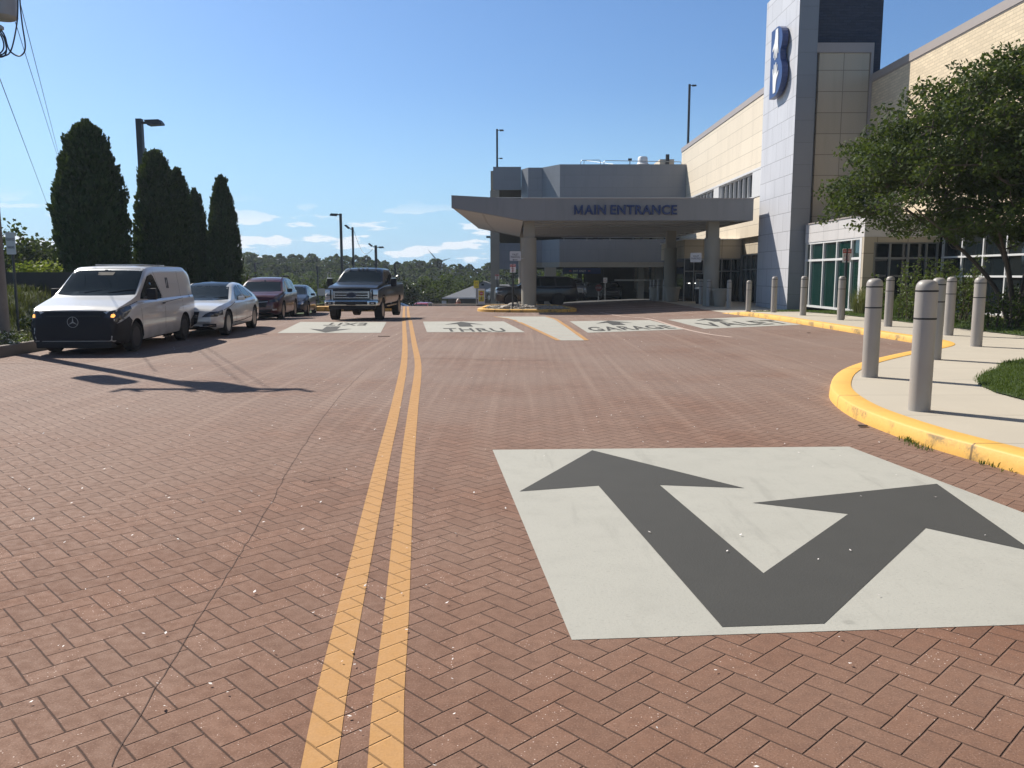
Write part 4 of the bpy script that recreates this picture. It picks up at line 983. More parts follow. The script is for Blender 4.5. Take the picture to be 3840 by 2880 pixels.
# ------------------------------------------------------------------ lamp posts
def lamp(x, y, z0, ztop, w, heads, lab, group=None, name='lamp_post'):
    t = thing(name, (x, y, z0), lab, 'street lamp', group)
    H_ = ztop - z0
    MB().box(-w / 2, w / 2, -w / 2, w / 2, 0, H_).build('pole', M['blackmetal'], t)
    for dx, tilt, zz, s in heads:        # dx: +1 right, -1 left
        a_ = MB().box(min(0, dx * w * 1.2), max(0, dx * w * 1.2), -.04 * s, .04 * s, H_ - zz - .05 * s, H_ - zz + .05 * s); hd = a_.build('arm', M['blackmetal'], t)
        L_ = .75 * s; p = [(dx * w * 1.1, H_ - zz + .10 * s), (dx * (w * 1.1 + L_ * .85), H_ - zz + .12 * s), (dx * (w * 1.1 + L_), H_ - zz - .02 * s), (dx * (w * 1.1 + L_), H_ - zz - .09 * s), (dx * (w * 1.1 + L_ * .2), H_ - zz - .13 * s)]
        if tilt:
            c0 = Vector((p[0][0], p[0][1])); p = [tuple(Matrix.Rotation(R(tilt), 2) @ (Vector(q) - c0) + c0) for q in p]
        h_ = MB().poly3([(q[0], -.2 * s, q[1]) for q in p], (0, .4 * s, 0)); h_.build('lamp_head', M['blackmetal'], t)
    return t
a = at(522, 446, 41); lamp(a[0], 41, gz(a[0], 41), a[2], .27, [(1, 0, .18, 1.1)], 'tall dark square lamp post rising behind the conical evergreens at left')
a = at(1277, 801, 72); lamp(a[0], 72, gz(a[0], 72), a[2], .20, [(-1, 0, .1, .9)], 'tallest of three dark lamp posts over the pickup, one head to the left', 'lamp posts beyond the crest')
a = at(1322, 852, 90); lamp(a[0], 90, gz(a[0], 90), a[2], .20, [(-1, -38, .2, .9)], 'middle lamp post over the pickup with a head tilted up to the left', 'lamp posts beyond the crest')
a = at(1409, 920, 85); lamp(a[0], 85, gz(a[0], 85), a[2], .24, [(-1, -38, .15, .7), (1, 0, .2, .75)], 'short double headed lamp post right above the pickup cab', 'lamp posts beyond the crest')
p0, p1 = Vector(at(1326, 862, 90)), Vector(at(1397, 934, 85))
mb = MB(); mb.tube([p0 + (p1 - p0) * t - Vector((0, 0, 1.35 * math.sin(math.pi * t))) * 1 for t in [i / 12 for i in range(13)]], .018, 5)
tag(mb.build('sagging_wire', M['cable']), 'thin wire sagging between the middle and the double headed lamp posts', 'wire')
a = at(1864, 484, 82); b = at(1868, 626, 82); lamp(a[0], 82, GT - 1, a[2], .18, [(1, 0, .12, .6), (1, 0, a[2] - at(1864, 594, 82)[2], .45)], 'dark roof lamp post with two heads at the left end of the garage', 'roof lamp posts')
a = at(2586, 316, 84); lamp(a[0], 84, 9, a[2], .2, [(1, 0, .12, .6)], 'tall dark roof lamp post beside the cream wall', 'roof lamp posts')
a = at(1482, 1020, 95); lamp(a[0], 95, gz(a[0], 95) - 1, at(1482, 985, 95)[2], .16, [(1, 0, .1, .6)], 'faint dark lamp post in front of the trees right of the pickup', 'lamp posts beyond the crest')
a = at(1190, 1000, 95); lamp(a[0], 95, gz(a[0], 95) - 1, at(1190, 998, 95)[2], .16, [(1, 0, .1, .5)], 'faint dark lamp post in front of the trees left of the pickup', 'lamp posts beyond the crest')
a = at(957, 1000, 95); lamp(a[0], 95, gz(a[0], 95) - 1, at(957, 985, 95)[2], .14, [(1, 0, .1, .4)], 'faint thin lamp post before the wood above the maroon car', 'lamp posts beyond the crest')

# ------------------------------------------------------------------ utility pole with transformers, wires
UX, UY = -11.28, 18.3
up_ = thing('utility_pole', (UX, UY, 0), 'grey wooden utility pole cut off by the left edge of the picture', 'utility pole')
MB().tube([(0, 0, 0), (0, 0, 5), (0, 0, 8.6)], [.17, .15, .13], 16).build('pole', M['wood'], up_, smooth=50)
xa = MB().box(-1.35, 1.35, -.06, .06, 8.15, 8.27)
for x_ in (-1.25, -.45, .45, 1.25): xa.tube([(x_, 0, 8.27), (x_, 0, 8.48)], .035, 8)
xa.tube([(1.3, 0, 8.2), (1.1, -.5, 7.9)], .05, 6).tube([(-1.3, 0, 8.2), (-1.1, -.5, 7.9)], .05, 6); xa.build('crossarm', M['wood'], up_)
ins = MB()
for x_ in (-1.25, -.45, .45, 1.25): ins.lathe([(.05, 8.4), (.07, 8.45), (.045, 8.5), (.07, 8.54), (0, 8.6)], 10, (x_, 0, 0))
ins.build('insulator', M['signgrey'], up_, smooth=40)
def transf(cx_, cy_, z0, z1, r):
    MB().lathe([(0, z0 - .03), (r * .8, z0 - .02), (r, z0 + .02), (r, z1), (r * .9, z1 + .06), (0, z1 + .08)], 28, (cx_, cy_, 0)).build('transformer_can', M['transformer'], up_, smooth=40)
a = at(66, 64, 18.0)
transf(a[0] - UX - .30, 18.0 - UY - .05, a[2] - .03, a[2] + .85, .30)
transf(-.72, -.15, 6.0, 6.95, .30)
MB().box(-.1, .6, -.05, .05, 7.1, 7.2).build('bracket', M['galv'], up_)
def pw(x, y, Y=17.8): p = at(x, y, Y); return Vector((p[0] - UX, p[1] - UY, p[2]))
cb_ = MB()
def loop(pts, r=.016, Y=17.8): cb_.tube(smooth_path([tuple(pw(x, y, Y)) for x, y in pts], 5), r, 6)
loop([(67, -60), (67, 30), (63, 90), (50, 160), (38, 195), (22, 208), (-8, 212)])
loop([(73, -60), (76, 20), (84, 95), (94, 160), (93, 190), (82, 206), (68, 210), (50, 202), (34, 186), (26, 165), (20, 140), (8, 118), (-6, 112)])
loop([(0, 118), (14, 140), (22, 168), (24, 190), (18, 208), (4, 214), (-10, 212)]); loop([(-6, 122), (6, 138), (14, 165), (12, 185), (2, 198), (-10, 205)])
loop([(26, 185), (12, 202), (-10, 208)])
cb_.build('cable_loop', M['cable'], up_, smooth=60)
cl = MB().lathe([(0, -.06), (.06, -.02), (.06, .03), (0, .07)], 10, tuple(pw(3, 106))); cl.build('cable_clamp', M['galv'], up_, smooth=50)
def wire(p, q, sag, r, lab):
    p, q = Vector(p), Vector(q); n = 16
    mb_ = MB(); mb_.tube([p + (q - p) * t - Vector((0, 0, sag * 4 * t * (1 - t))) for t in [i / n for i in range(n + 1)]], r, 5)
    tag(mb_.build('overhead_wire', M['cable']), lab, 'wire', 'overhead wires running away at the left')
wire((-10.55, 18.3, 8.5), at(231, 622, 62), .0, .010, 'right one of the two close thin wires running down behind the big evergreen')
wire((-10.85, 18.3, 8.5), at(229, 628, 62), .0, .010, 'left one of the two close thin wires running down behind the big evergreen')
wire(at(-12, 265, 19), at(190, 800, 62), .0, .009, 'single lower wire slanting down from the left edge to the evergreen')

# ------------------------------------------------------------------ island with stones
IS = [G(1815, 1165), G(1835, 1172), G(1900, 1174), G(1990, 1173)]
isl = [(-1.75, 46.9), (-1.9, 45.6), (-1.55, 44.6), (-.5, 43.9), (1.0, 43.7), (2.6, 43.9), (3.5, 45.0), (3.3, 48.0), (2.5, 51), (.4, 51.6), (-1.4, 50.4)]
isl = smooth_path(isl + [isl[0]], 4)[:-1]
ik = thing('kerb_island', (0, 0, 0), 'rounded kerb island painted yellow, holding stones at the left canopy column', 'traffic island')
def isz(x, y): return gz(x, y)
n = len(isl); v = []; 
for sc, h in ((1.0, 0), (1.0, .13), (.985, .16), (.90, .16), (.90, .02)):
    cx_, cy_ = .8, 47.4
    for x, y in isl: X, Y_ = cx_ + (x - cx_) * sc, cy_ + (y - cy_) * sc; v.append((X, Y_, isz(X, Y_) + h))
f = [(r_ * n + i, r_ * n + (i + 1) % n, (r_ + 1) * n + (i + 1) % n, (r_ + 1) * n + i) for r_ in range(4) for i in range(n)]
mb = MB().add(v, f); mb.build('kerb', M['kerb'], ik, smooth=45)
MB().add([(cx_ + (x - cx_) * .9, cy_ + (y - cy_) * .9, isz(x, y) + .1) for x, y in isl], [tuple(range(n))]).build('bed', M['stone'], ik)
def rock(mb, c, r, seed, sq=.6):
    rn = random.Random(seed); bm = bmesh.new(); bmesh.ops.create_icosphere(bm, subdivisions=1 if r < .15 else 2, radius=1)
    sx_, sy_ = rn.uniform(.8, 1.3), rn.uniform(.7, 1.1); a_ = rn.uniform(0, 6)
    for v_ in bm.verts:
        q = v_.co * (1 + rn.uniform(-.14, .14)); q = Vector((q.x * sx_, q.y * sy_, q.z * sq)); q.rotate(Matrix.Rotation(a_, 3, 'Z')); v_.co = q * r + Vector(c)
    mb.add([v_.co[:] for v_ in bm.verts], [[q.index for q in f_.verts] for f_ in bm.faces]); bm.free()
mb = MB()
for i in range(420):
    x, y = rnd.uniform(-1.5, 2.9), rnd.uniform(44.2, 50.5)
    if ((x - .8) / 2.35) ** 2 + ((y - 47.3) / 3.2) ** 2 > 1: continue
    rock(mb, (x, y, gz(x, y) + .14 + .16 * max(0, 1 - ((x - .3) ** 2 + (y - 46.2) ** 2) / 3)), rnd.uniform(.05, .11), i)
tag(mb.build('cobbles', M['stone']), 'heap of pale rounded cobbles filling the yellow kerb island', 'stones', kind='stuff')
for i, (xp, Y, r, zz, lab) in enumerate(((1895, 45.0, .34, .22, 'flat brown boulder lying on the cobbles, left one'), (1925, 45.5, .33, .33, 'brown boulder higher on the cobbles beside the column'))):
    a = at(xp, 1120, Y); mb = MB(); rock(mb, (0, 0, 0), r, 900 + i, .42); o = mb.build('boulder', M['stone']); o.location = (a[0], Y, gz(a[0], Y) + zz); tag(o, lab, 'boulder', 'boulders on the island')

# hydrant
a = at(1719, 1120, 60); hy = thing('fire_hydrant', (a[0], 60, gz(a[0], 60) - .05), 'faded red fire hydrant with a pale top beyond the crest', 'fire hydrant')
zt_ = a[2] - hy.location.z
MB().lathe([(.2, 0), (.2, .06), (.13, .08), (.13, zt_ - .32), (.17, zt_ - .30), (.17, zt_ - .24)], 16).tube([(-.28, 0, zt_ - .42), (.28, 0, zt_ - .42)], .07, 10).tube([(0, 0, zt_ - .42), (0, -.26, zt_ - .42)], .09, 10).build('barrel', M['hydrant'], hy, smooth=40)
MB().lathe([(.17, zt_ - .24), (.15, zt_ - .12), (.08, zt_ - .03), (.04, zt_), (0, zt_ + .02)], 16).build('bonnet', simple('pale_hydrant_paint', (.5, .38, .3), .5), hy, smooth=40)

# planters and litter bins at the entrance
def planter(x, y, r, h, lab, mat='terracotta', plant=True, name='planter'):
    t = thing(name, (x, y, gz(x, y)), lab, 'planter' if plant else 'litter bin')
    MB().lathe([(r * .66, 0), (r * .72, .05), (r * .92, h * .86), (r * 1.06, h * .87), (r * 1.08, h), (r * .92, h), (r * .88, h * .8), (0, h * .8)], 24).build('pot' if plant else 'body', M[mat], t, smooth=35)
    return t
a = at(2468, 1100, 58.2); planter(a[0], 58.2, .62, .92, 'large pale round planter behind the bollards left of the middle column')
a = at(2521, 1100, 54.5); planter(a[0], 54.5, .52, .98, 'large shaded litter barrel in front of the middle canopy column', 'concrete')
a = at(2700, 1100, 46); planter(a[0], 46.0, .42, 1.0, 'large shaded planter at the right canopy column', 'concrete')
a = at(2617, 1083, 50.6); t = planter(a[0], 50.6, .17, .9, 'slim dark ash bin with a bright lid left of the right column', 'black', False, 'ash_bin')
MB().lathe([(.2, .90), (.2, .95), (.05, 1.0)], 16).build('lid', M['white'], t, smooth=40)
a = at(2699, 1140, 48.5); t = thing('caution_sign', (a[0], 48.5, gz(a[0], 48.5)), 'bright white folding floor sign lit at the right column', 'sign')
MB().poly3([(-.12, 0, 0), (.12, 0, 0), (.1, 0, .22), (.03, 0, .27), (.02, 0, .7), (-.03, 0, .7), (-.05, 0, .26), (-.14, 0, .1)], (0, .06, 0)).build('board', M['white'], t)

# yellow kerb piece behind the dark saloon
y0 = 45.5; A = at(1193, 1138, y0)
mb = MB().box(-1.2, 3.1, -.4, .5, 0, .26); o = mb.build('yellow_block', M['kerb'], None, bevel=.03); o.location = (A[0] + .9, y0, gz(A[0], y0)); tag(o, 'thick yellow painted kerb end between the dark saloon and the pickup', 'kerb')
# white rail and kerb fragments beyond the crest, right of the hydrant
mb = MB().box(-2.6, 3.2, -.1, .1, 0, .12); o = mb.build('concrete_kerb', M['sidewalk']); a = at(1760, 1146, 58); o.location = (a[0], 58, gz(a[0], 58) + .06); tag(o, 'low pale concrete kerb behind the crest beside the yellow island', 'kerb')

# ------------------------------------------------------------------ house beyond the crest
HY = 92.0
def hz(x, y): p = at(x, y, HY); return p[0], p[2]
hs = thing('grey_house', (0, 0, 0), 'low house with a grey roof and a gabled grey front beyond the crest', 'house')
xl, ze = hz(1668, 1113); xr = hz(2030, 1113)[0]; zr_ = hz(1780, 1068)[1]
mb = MB().box(xl + .35, xr, HY, HY + 9, -5, ze - .02); mb.build('wall', M['housewall'], hs)
MB().add([(xl - .2, HY - .5, ze - .08), (xr + .3, HY - .5, ze - .08), (xl + 3.4, HY + 4.5, zr_), (xr - 1, HY + 4.5, zr_), (xl - .2, HY + 9.5, ze - .08), (xr + .3, HY + 9.5, ze - .08)], [(0, 1, 3, 2), (0, 2, 4), (2, 3, 5, 4), (1, 5, 3), (0, 4, 5, 1)]).build('roof', M['roofgrey'], hs)
gx0, gx1 = hz(1785, 1080)[0], hz(1858, 1080)[0]; gpx, gpz = hz(1811, 1056)
MB().poly3([(gx0, HY - .9, ze - .1), (gx1, HY - .9, ze - .1), (gx1, HY - .9, hz(0, 1070)[1]), (gpx, HY - .9, gpz), (gx0, HY - .9, hz(0, 1074)[1])], (0, 5, 0)).build('gable', M['siding'], hs)
MB().add([(gx0 - .25, HY - 1.1, hz(0, 1077)[1]), (gpx, HY - 1.1, gpz + .08), (gx1 + .3, HY - 1.1, hz(0, 1073)[1]), (gx0 - .25, HY + 4.2, hz(0, 1077)[1]), (gpx, HY + 4.2, gpz + .08), (gx1 + .3, HY + 4.2, hz(0, 1073)[1])], [(0, 1, 4, 3), (1, 2, 5, 4)]).build('gable_roof', M['roofgrey'], hs)
MB().box(gpx - .14, gpx + .14, HY - .93, HY - .91, gpz - .42, gpz - .24).build('vent', M['black'], hs)
x0_, z0_ = hz(1802, 1092); x1_, z1_ = hz(1823, 1075)
MB().box(x0_, x1_, HY - .94, HY - .91, z0_, z1_).build('window', M['siding'], hs)
d0 = hz(1657, 1128)
MB().box(d0[0], d0[0] + .5, HY - .1, HY - .02, -5, d0[1]).build('white_gate', M['white'], hs)
MB().box(xl - .25, xr + .35, HY - .58, HY - .5, ze - .2, ze - .05).build('gutter', M['white'], hs)

# retaining wall at the left
rw = MB().box(-30, -12.4, 25.0, 25.4, 0, at(100, 1021, 25)[2]); tag(rw.build('retaining_wall', simple('dark_retaining_wall', (.05, .045, .042), .8, var=.2)), 'dark retaining wall behind the grassy bank at the far left', 'wall')

# power line / turbine like thin crane far off
a = Vector(at(1607, 938, 260)); b = Vector(at(1640, 985, 260)); c_ = Vector(at(1655, 978, 260)); d_ = Vector(at(1688, 969, 260))
wt = thing('wind_turbine', (b.x, 260, b.z), 'thin far turbine blades showing above the treetops', 'wind turbine')
hub = Vector(at(1643, 982, 260)) - b
def blade(p, q): 
    mb_ = MB(); mb_.tube([p, p * .5 + q * .5, q], [.26, .2, .05], 6); return mb_.build('blade', M['signgrey'], wt)
blade(hub, a - b); blade(hub, d_ - b); blade(hub, hub + Vector((-1, 0, -9)))
MB().tube([hub + Vector((0, 1, 0)), hub + Vector((0, 1, -14))], .35, 10).build('tower', M['signgrey'], wt)
MB().lathe([(0, -.4), (.35, 0), (.35, .8), (0, 1)], 12, tuple(hub), 'Y').build('hub', M['signgrey'], wt)
# ------------------------------------------------------------------ vehicles
def lerp_tab(tab, x):
    if x <= tab[0][0]: return tab[0][1]
    for (a, p), (b, q) in zip(tab[:-1], tab[1:]):
        if x <= b: return p + (q - p) * (x - a) / (b - a)
    return tab[-1][1]
def smt(tab, x, r=.06): return sum(lerp_tab(tab, x + r * k) * w for k, w in ((-1, 1), (-.5, 2), (0, 2), (.5, 2), (1, 1))) / 8
class Car:
    def __init__(s, S):
        s.S = S; L_, W_, H_ = S['L'], S['W'], S['H']; s.L = L_
        ds = sorted(set([round(i * .07, 3) for i in range(int(L_ / .07) + 1)] + [0, .02, .05, L_ - .02, L_ - .05, L_] + [a for a, _ in S['top']]))
        ds = [d for i, d in enumerate(ds) if i == 0 or d - ds[i - 1] > .012] 
        rings = []
        bm_ = max(z for _, z in S['belt'])
        for d in ds:
            zt = smt(S['top'], d, .05 if d > .1 else .015); zb = lerp_tab(S['bot'], d); w = W_ / 2 * smt(S['plan'], d, .04); zs = min(smt(S['belt'], d), zt - .03)
            gh = zt - zs; rw_ = .94 * w - S['tumble'] * min(1, gh / (H_ - bm_)); m_ = (zb + zs) / 2
            h = [(0, zb), (.5 * w, zb), (.86 * w, zb), (.95 * w, zb + .04), (.985 * w, zb + .13), (w, m_), (w * .998, zs - .17), (w * .982, zs - .06), (w * .963, zs - .018), (.94 * w, zs)]
            for t in (.2, .4, .6, .8, .93): h.append((.94 * w + (rw_ - .94 * w) * (t ** 1.15), zs + gh * t * .96))
            h += [(rw_ - .035, zt - .022 * min(1, gh * 3)), (rw_ - .11, zt - .006), (rw_ * .5, zt + .012), (0, zt + .018)]
            rings.append([(L_ / 2 - d, y, z) for y, z in h] + [(L_ / 2 - d, -y, z) for y, z in h[-2:0:-1]])
        n = len(rings[0]); v = [p for r_ in rings for p in r_]; f = []
        for i in range(len(rings) - 1):
            for k in range(n): f.append((i * n + k, (i + 1) * n + k, (i + 1) * n + (k + 1) % n, i * n + (k + 1) % n))
        f += [tuple(range(n)), tuple(range((len(rings) - 1) * n, len(rings) * n))[::-1]]
        me = MB().add(v, f).mesh(); bm = bmesh.new(); bm.from_mesh(me); bmesh.ops.recalc_face_normals(bm, faces=bm.faces[:]); bm.to_mesh(me); bm.free()
        # wheel arches cut out
        cut = MB()
        for d in S['wheels']:
            for sd in (-1, 1):
                w = W_ / 2; y0, y1 = sorted((sd * (w - .36), sd * (w + .2)))
                cut.lathe([(S['r'] + .06, y0), (S['r'] + .06, y1)], 28, (L_ / 2 - d, 0, S['r'] + .01), 'Y')
        cme = cut.mesh(); bm = bmesh.new(); bm.from_mesh(cme); bmesh.ops.recalc_face_normals(bm, faces=bm.faces[:]); bm.to_mesh(cme); bm.free()
        ob = bpy.data.objects.new('b', me); oc = bpy.data.objects.new('c', cme); COL.objects.link(ob); COL.objects.link(oc)
        md = ob.modifiers.new('x', 'BOOLEAN'); md.operation = 'DIFFERENCE'; md.object = oc; md.solver = 'EXACT'
        dg = bpy.context.evaluated_depsgraph_get(); dg.update(); me2 = bpy.data.meshes.new_from_object(ob.evaluated_get(dg))
        bpy.data.objects.remove(ob); bpy.data.objects.remove(oc)
        # dark inside of the arches
        me2.materials.clear()
        for p in me2.polygons:
            c = p.center; p.material_index = 0
            for d in S['wheels']:
                if abs(math.hypot(c.x - (L_ / 2 - d), c.z - S['r'] - .01) - S['r'] - .06) < .012 and abs(c.y) < W_ / 2 - .02 and c.z > .1 and abs(p.normal.y) < .5: p.material_index = 1
                if abs(abs(c.y) - (W_ / 2 - .36)) < .01 and abs(p.normal.y) > .9: p.material_index = 1
            if p.normal.z < -.8 and c.z < .6: p.material_index = 1
        me2.polygons.foreach_set('use_smooth', [True] * len(me2.polygons)); me2.set_sharp_from_angle(angle=R(38))
        s.me = me2
        bm = bmesh.new(); bm.from_mesh(me2); s.bvh = BVHTree.FromBMesh(bm); bm.free()
    def start(s, name, loc, rz, paint, label, cat, group=None):
        s.root = thing(name, loc, label, cat, group, rz); s.body = link('body', s.me, [paint, M['black']], s.root)
        return s.root
    def patch(s, name, view, poly, m, off=.005, step=.07, parent=None, mirror=False, maxd=None):
        bm = bmesh.new(); fc = bm.faces.new([bm.verts.new((a, b, 0)) for a, b in poly]); bmesh.ops.triangulate(bm, faces=[fc])
        for ax in (0, 1):
            a0 = min(p[ax] for p in poly); a1 = max(p[ax] for p in poly); t = a0 + step; no = (1, 0, 0) if ax == 0 else (0, 1, 0)
            while t < a1: bmesh.ops.bisect_plane(bm, geom=bm.verts[:] + bm.edges[:] + bm.faces[:], plane_co=(t, 0, 0) if ax == 0 else (0, t, 0), plane_no=no); t += step
        bad = []
        for v in bm.verts:
            a, b = v.co.x, v.co.y
            if view == 'front': o, d_ = Vector((9, a, b)), Vector((-1, 0, 0))
            elif view == 'top': o, d_ = Vector((s.L / 2 - a, b, 9)), Vector((0, 0, -1))
            elif view == 'L': o, d_ = Vector((s.L / 2 - a, 9, b)), Vector((0, -1, 0))
            else: o, d_ = Vector((s.L / 2 - a, -9, b)), Vector((0, 1, 0))
            h = s.bvh.ray_cast(o, d_)
            if h[0] is None: bad.append(v); v.co = o + d_ * 9; continue
            v.co = h[0] - d_ * off
        if bad: bmesh.ops.delete(bm, geom=bad, context='VERTS')
        if maxd:    # drop slivers that jump over an edge
            bad = [f_ for f_ in bm.faces if max(e.calc_length() for e in f_.edges) > maxd]
            bmesh.ops.delete(bm, geom=bad, context='FACES')
        vd = {'front': Vector((1, 0, 0)), 'top': Vector((0, 0, 1)), 'L': Vector((0, 1, 0)), 'R': Vector((0, -1, 0))}[view]
        for f_ in bm.faces:
            f_.normal_update()
            if f_.normal.dot(vd) < 0: f_.normal_flip()
            f_.smooth = True
        me = bpy.data.meshes.new(name); bm.to_mesh(me); bm.free()
        o = link(name, me, m, parent or s.root)
        if mirror:
            if view in ('L', 'R'): s.patch(name, 'R' if view == 'L' else 'L', poly, m, off, step, parent, False, maxd)
            elif view == 'front': s.patch(name, 'front', [(-a, b) for a, b in poly], m, off, step, parent, False, maxd)
        return o
    def line(s, name, view, pts, w, m, off=.004, mirror=False, parent=None):
        rb = ribbon(pts, w); s.patch(name, view, rb, m, off, .12, parent, mirror)
    def wheels(s, rim='alloy', wd=.23, spokes=5, steel=False):
        S = s.S; r = S['r']; proto = None
        for d in S['wheels']:
            for sd in (-1, 1):
                w = bpy.data.objects.new('wheel', s._tyre(r, wd) if proto is None else proto.data)
                if proto is None: w.data.materials.append(M['rubber'])
                COL.objects.link(w); w.parent = s.root; w.location = (s.L / 2 - d, sd * (S['W'] / 2 - wd / 2 - .025), r); w.rotation_euler = (0, rnd.uniform(0, 6), 0 if sd > 0 else math.pi)
                rm = bpy.data.objects.new('rim', s._rim(r, wd, spokes, steel) if proto is None else proto.children[0].data)
                if proto is None: rm.data.materials.append(M[rim]); rm.data.materials.append(M['black'])
                COL.objects.link(rm); rm.parent = w
                if proto is None: proto = w
    def _tyre(s, r, wd):
        h = wd / 2; return MB().lathe([(r * .62, -h * .8), (r * .72, -h), (r * .93, -h), (r, -h * .78), (r, h * .78), (r * .93, h), (r * .72, h), (r * .62, h * .8)], 36, axis='Y').mesh(35)
    def _rim(s, r, wd, spokes, steel):
        h = wd / 2; q = r * .66; m_ = MB().lathe([(q, h * .96), (q * .95, h * .98), (q * .90, h * .7), (q * .9, -h * .2)], 32, axis='Y')
        if steel:
            m_.lathe([(q * .9, h * .45), (q * .62, h * .62), (q * .45, h * .5), (q * .3, h * .8), (0, h * .82)], 24, axis='Y')
            for k in range(10): a = k * .628; m_.lathe([(0, h * .60), (q * .07, h * .605), (q * .06, h * .62), (0, h * .625)], 8, (math.cos(a) * q * .76, 0, math.sin(a) * q * .76), 'Y', mi=1)
        else:
            m_.lathe([(q * .2, h * .3), (q * .2, h * .8), (q * .1, h * .9), (0, h * .9)], 16, axis='Y')
            for k in range(spokes):
                a = 2 * math.pi * k / spokes
                for da in (-.13, .13):
                    p = [(math.cos(a + da * 2.2) * q * .15, h * .75, math.sin(a + da * 2.2) * q * .15), (math.cos(a + da) * q * .93, h * .82, math.sin(a + da) * q * .93)]
                    m_.tube(p, [q * .06, q * .045], 6)
        m_.lathe([(q * .9, -h * .2), (0, -h * .22)], 24, axis='Y', mi=1)
        return m_.mesh(35)
    def mirrors(s, d, z, m, out=.16, size=(.10, .20, .14), name='wing_mirror'):
        for sd in (-1, 1):
            y = sd * (s.S['W'] / 2 * .965); x = s.L / 2 - d; a, b, c = size
            mb = MB().box(x - a / 2, x + a / 2, min(y + sd * .03, y + sd * (out + b * .5)), max(y + sd * .03, y + sd * (out + b * .5)), z, z + c)
            mb.build(name, m, s.root, bevel=min(size) * .28)

def dress(c, ws_b, ws_t, ws, side_w, hood_seam=None, glass='carglass', doors=(), handles=(), sill=None, trim=True):
    """windscreen, side windows, door gaps, handles"""
    c.patch('windscreen', 'front', [(-ws_b, ws[0]), (-ws_b * .55, ws[0] - .02), (ws_b * .55, ws[0] - .02), (ws_b, ws[0]), (ws_t, ws[1]), (0, ws[1] + .015), (-ws_t, ws[1])], M[glass], .006, .09)
    for poly in side_w: c.patch('side_window', 'L', poly, M[glass], .006, .08, mirror=True)
    for pts in doors: c.line('door_gap', 'L', pts, .012, M['black'], .002, mirror=True)
    for d, z in handles: c.patch('door_handle', 'L', [(d, z), (d + .2, z), (d + .2, z + .03), (d, z + .03)], c.body.data.materials[0] if trim else M['black'], .025, .1, mirror=True)

# ---- white delivery van
vs = dict(L=5.14, W=1.93, H=1.90, r=.335, wheels=(.93, 4.13), tumble=.10,
    top=[(0, .62), (.03, .80), (.10, .93), (.25, 1.01), (1.0, 1.19), (1.18, 1.25), (1.94, 1.80), (2.12, 1.87), (2.6, 1.90), (4.55, 1.90), (4.85, 1.83), (5.02, 1.68), (5.11, 1.3), (5.14, .9)],
    bot=[(0, .27), (.25, .19), (4.9, .24), (5.14, .36)], plan=[(0, .82), (.05, .89), (.15, .95), (.4, .985), (.8, 1), (4.6, 1), (5.0, .97), (5.14, .92)], belt=[(0, .78), (.25, .93), (1.1, 1.10), (5.14, 1.16)])
def place(front_axle, heading, S, z=None):
    """location of the mid-length point; heading = degrees the nose is turned from straight towards the camera, + to the right"""
    d = S['L'] / 2 - S['wheels'][0]; hx, hy = math.sin(R(heading)), -math.cos(R(heading))
    x, y = front_axle[0] - hx * d, front_axle[1] - hy * d
    return (x, y, gz(x, y) if z is None else z), R(-90 + heading)
white = mat_carpaint('white_van_paint', (.60, .60, .585))
c = Car(vs); loc, rz = place((-9.28, 18.35), 3.2, vs); van = c.start('delivery_van', loc, rz, white, 'white delivery van with black grille and lit amber lamps parked nearest at the left kerb', 'van', 'vehicles parked in a line at the left kerb')
dress(c, .85, .765, (1.25, 1.825), [[(1.32, 1.15), (1.42, 1.27), (1.98, 1.66), (2.25, 1.70), (2.34, 1.66), (2.66, 1.20), (2.64, 1.13), (2.2, 1.11)]],
      doors=([(1.22, .95), (1.26, .62), (1.3, .3)], [(2.70, .32), (2.72, 1.15), (2.38, 1.76)], [(3.98, .80), (3.98, 1.78)], [(4.06, 1.1), (2.74, 1.03)]), handles=((2.5, 1.0),), trim=False)
blk = M['black']
c.patch('bumper', 'front', [(-.90, .20), (.90, .20), (.94, .62), (.90, .72), (.66, .86), (.60, .915), (-.60, .915), (-.66, .86), (-.90, .72), (-.94, .62)], blk, .008, .06, maxd=.4)
c.patch('bumper', 'L', [(.02, .24), (.30, .21), (.52, .24), (.53, .45), (.58, .60), (.66, .70), (.50, .80), (.30, .74), (.04, .66)], blk, .018, .05, mirror=True, maxd=.3)
c.patch('rear_bumper', 'L', [(4.56, .30), (5.12, .38), (5.12, .68), (4.80, .62), (4.56, .52)], M['black'], .006, .06, mirror=True, maxd=.3)
c.patch('bonnet_gap', 'front', [(-.66, .915), (.66, .915), (.66, .93), (-.66, .93)], M['black'], .004)
c.line('bonnet_gap', 'L', [(.12, .955), (.6, 1.02), (1.14, 1.10)], .012, M['black'], .003, mirror=True)
for sd in (1, -1):
    hl = c.patch('headlight', 'front', [(sd * .63, .80), (sd * .95, .74), (sd * .955, .90), (sd * .90, .965), (sd * .72, .925)], M['lamp_dark'], .012, .05, maxd=.25)
    c.patch('headlight', 'L' if sd > 0 else 'R', [(.05, .70), (.18, .74), (.42, .82), (.70, .95), (.72, 1.025), (.42, .99), (.06, .95)], M['lamp_dark'], .010, .05, maxd=.25)
    c.patch('amber_lamp', 'front', [(sd * .77, .80), (sd * .83, .79), (sd * .85, .83), (sd * .83, .87), (sd * .78, .86)], M['amber'], .018, .04, maxd=.2, parent=hl)
MB().box(2.32, 2.585, -.78, .78, .15, .30).build('air_dam', M['rubber'], van, bevel=.03)
g_ = MB()
for z in (.60, .67, .74, .81): g_.box(2.53, 2.548, -.55, .55, z, z + .022)
g_.build('grille', simple('dark_grille', (.012, .012, .013), .4, var=0), van)
e_ = MB(); zc_ = .70; xx = 2.575
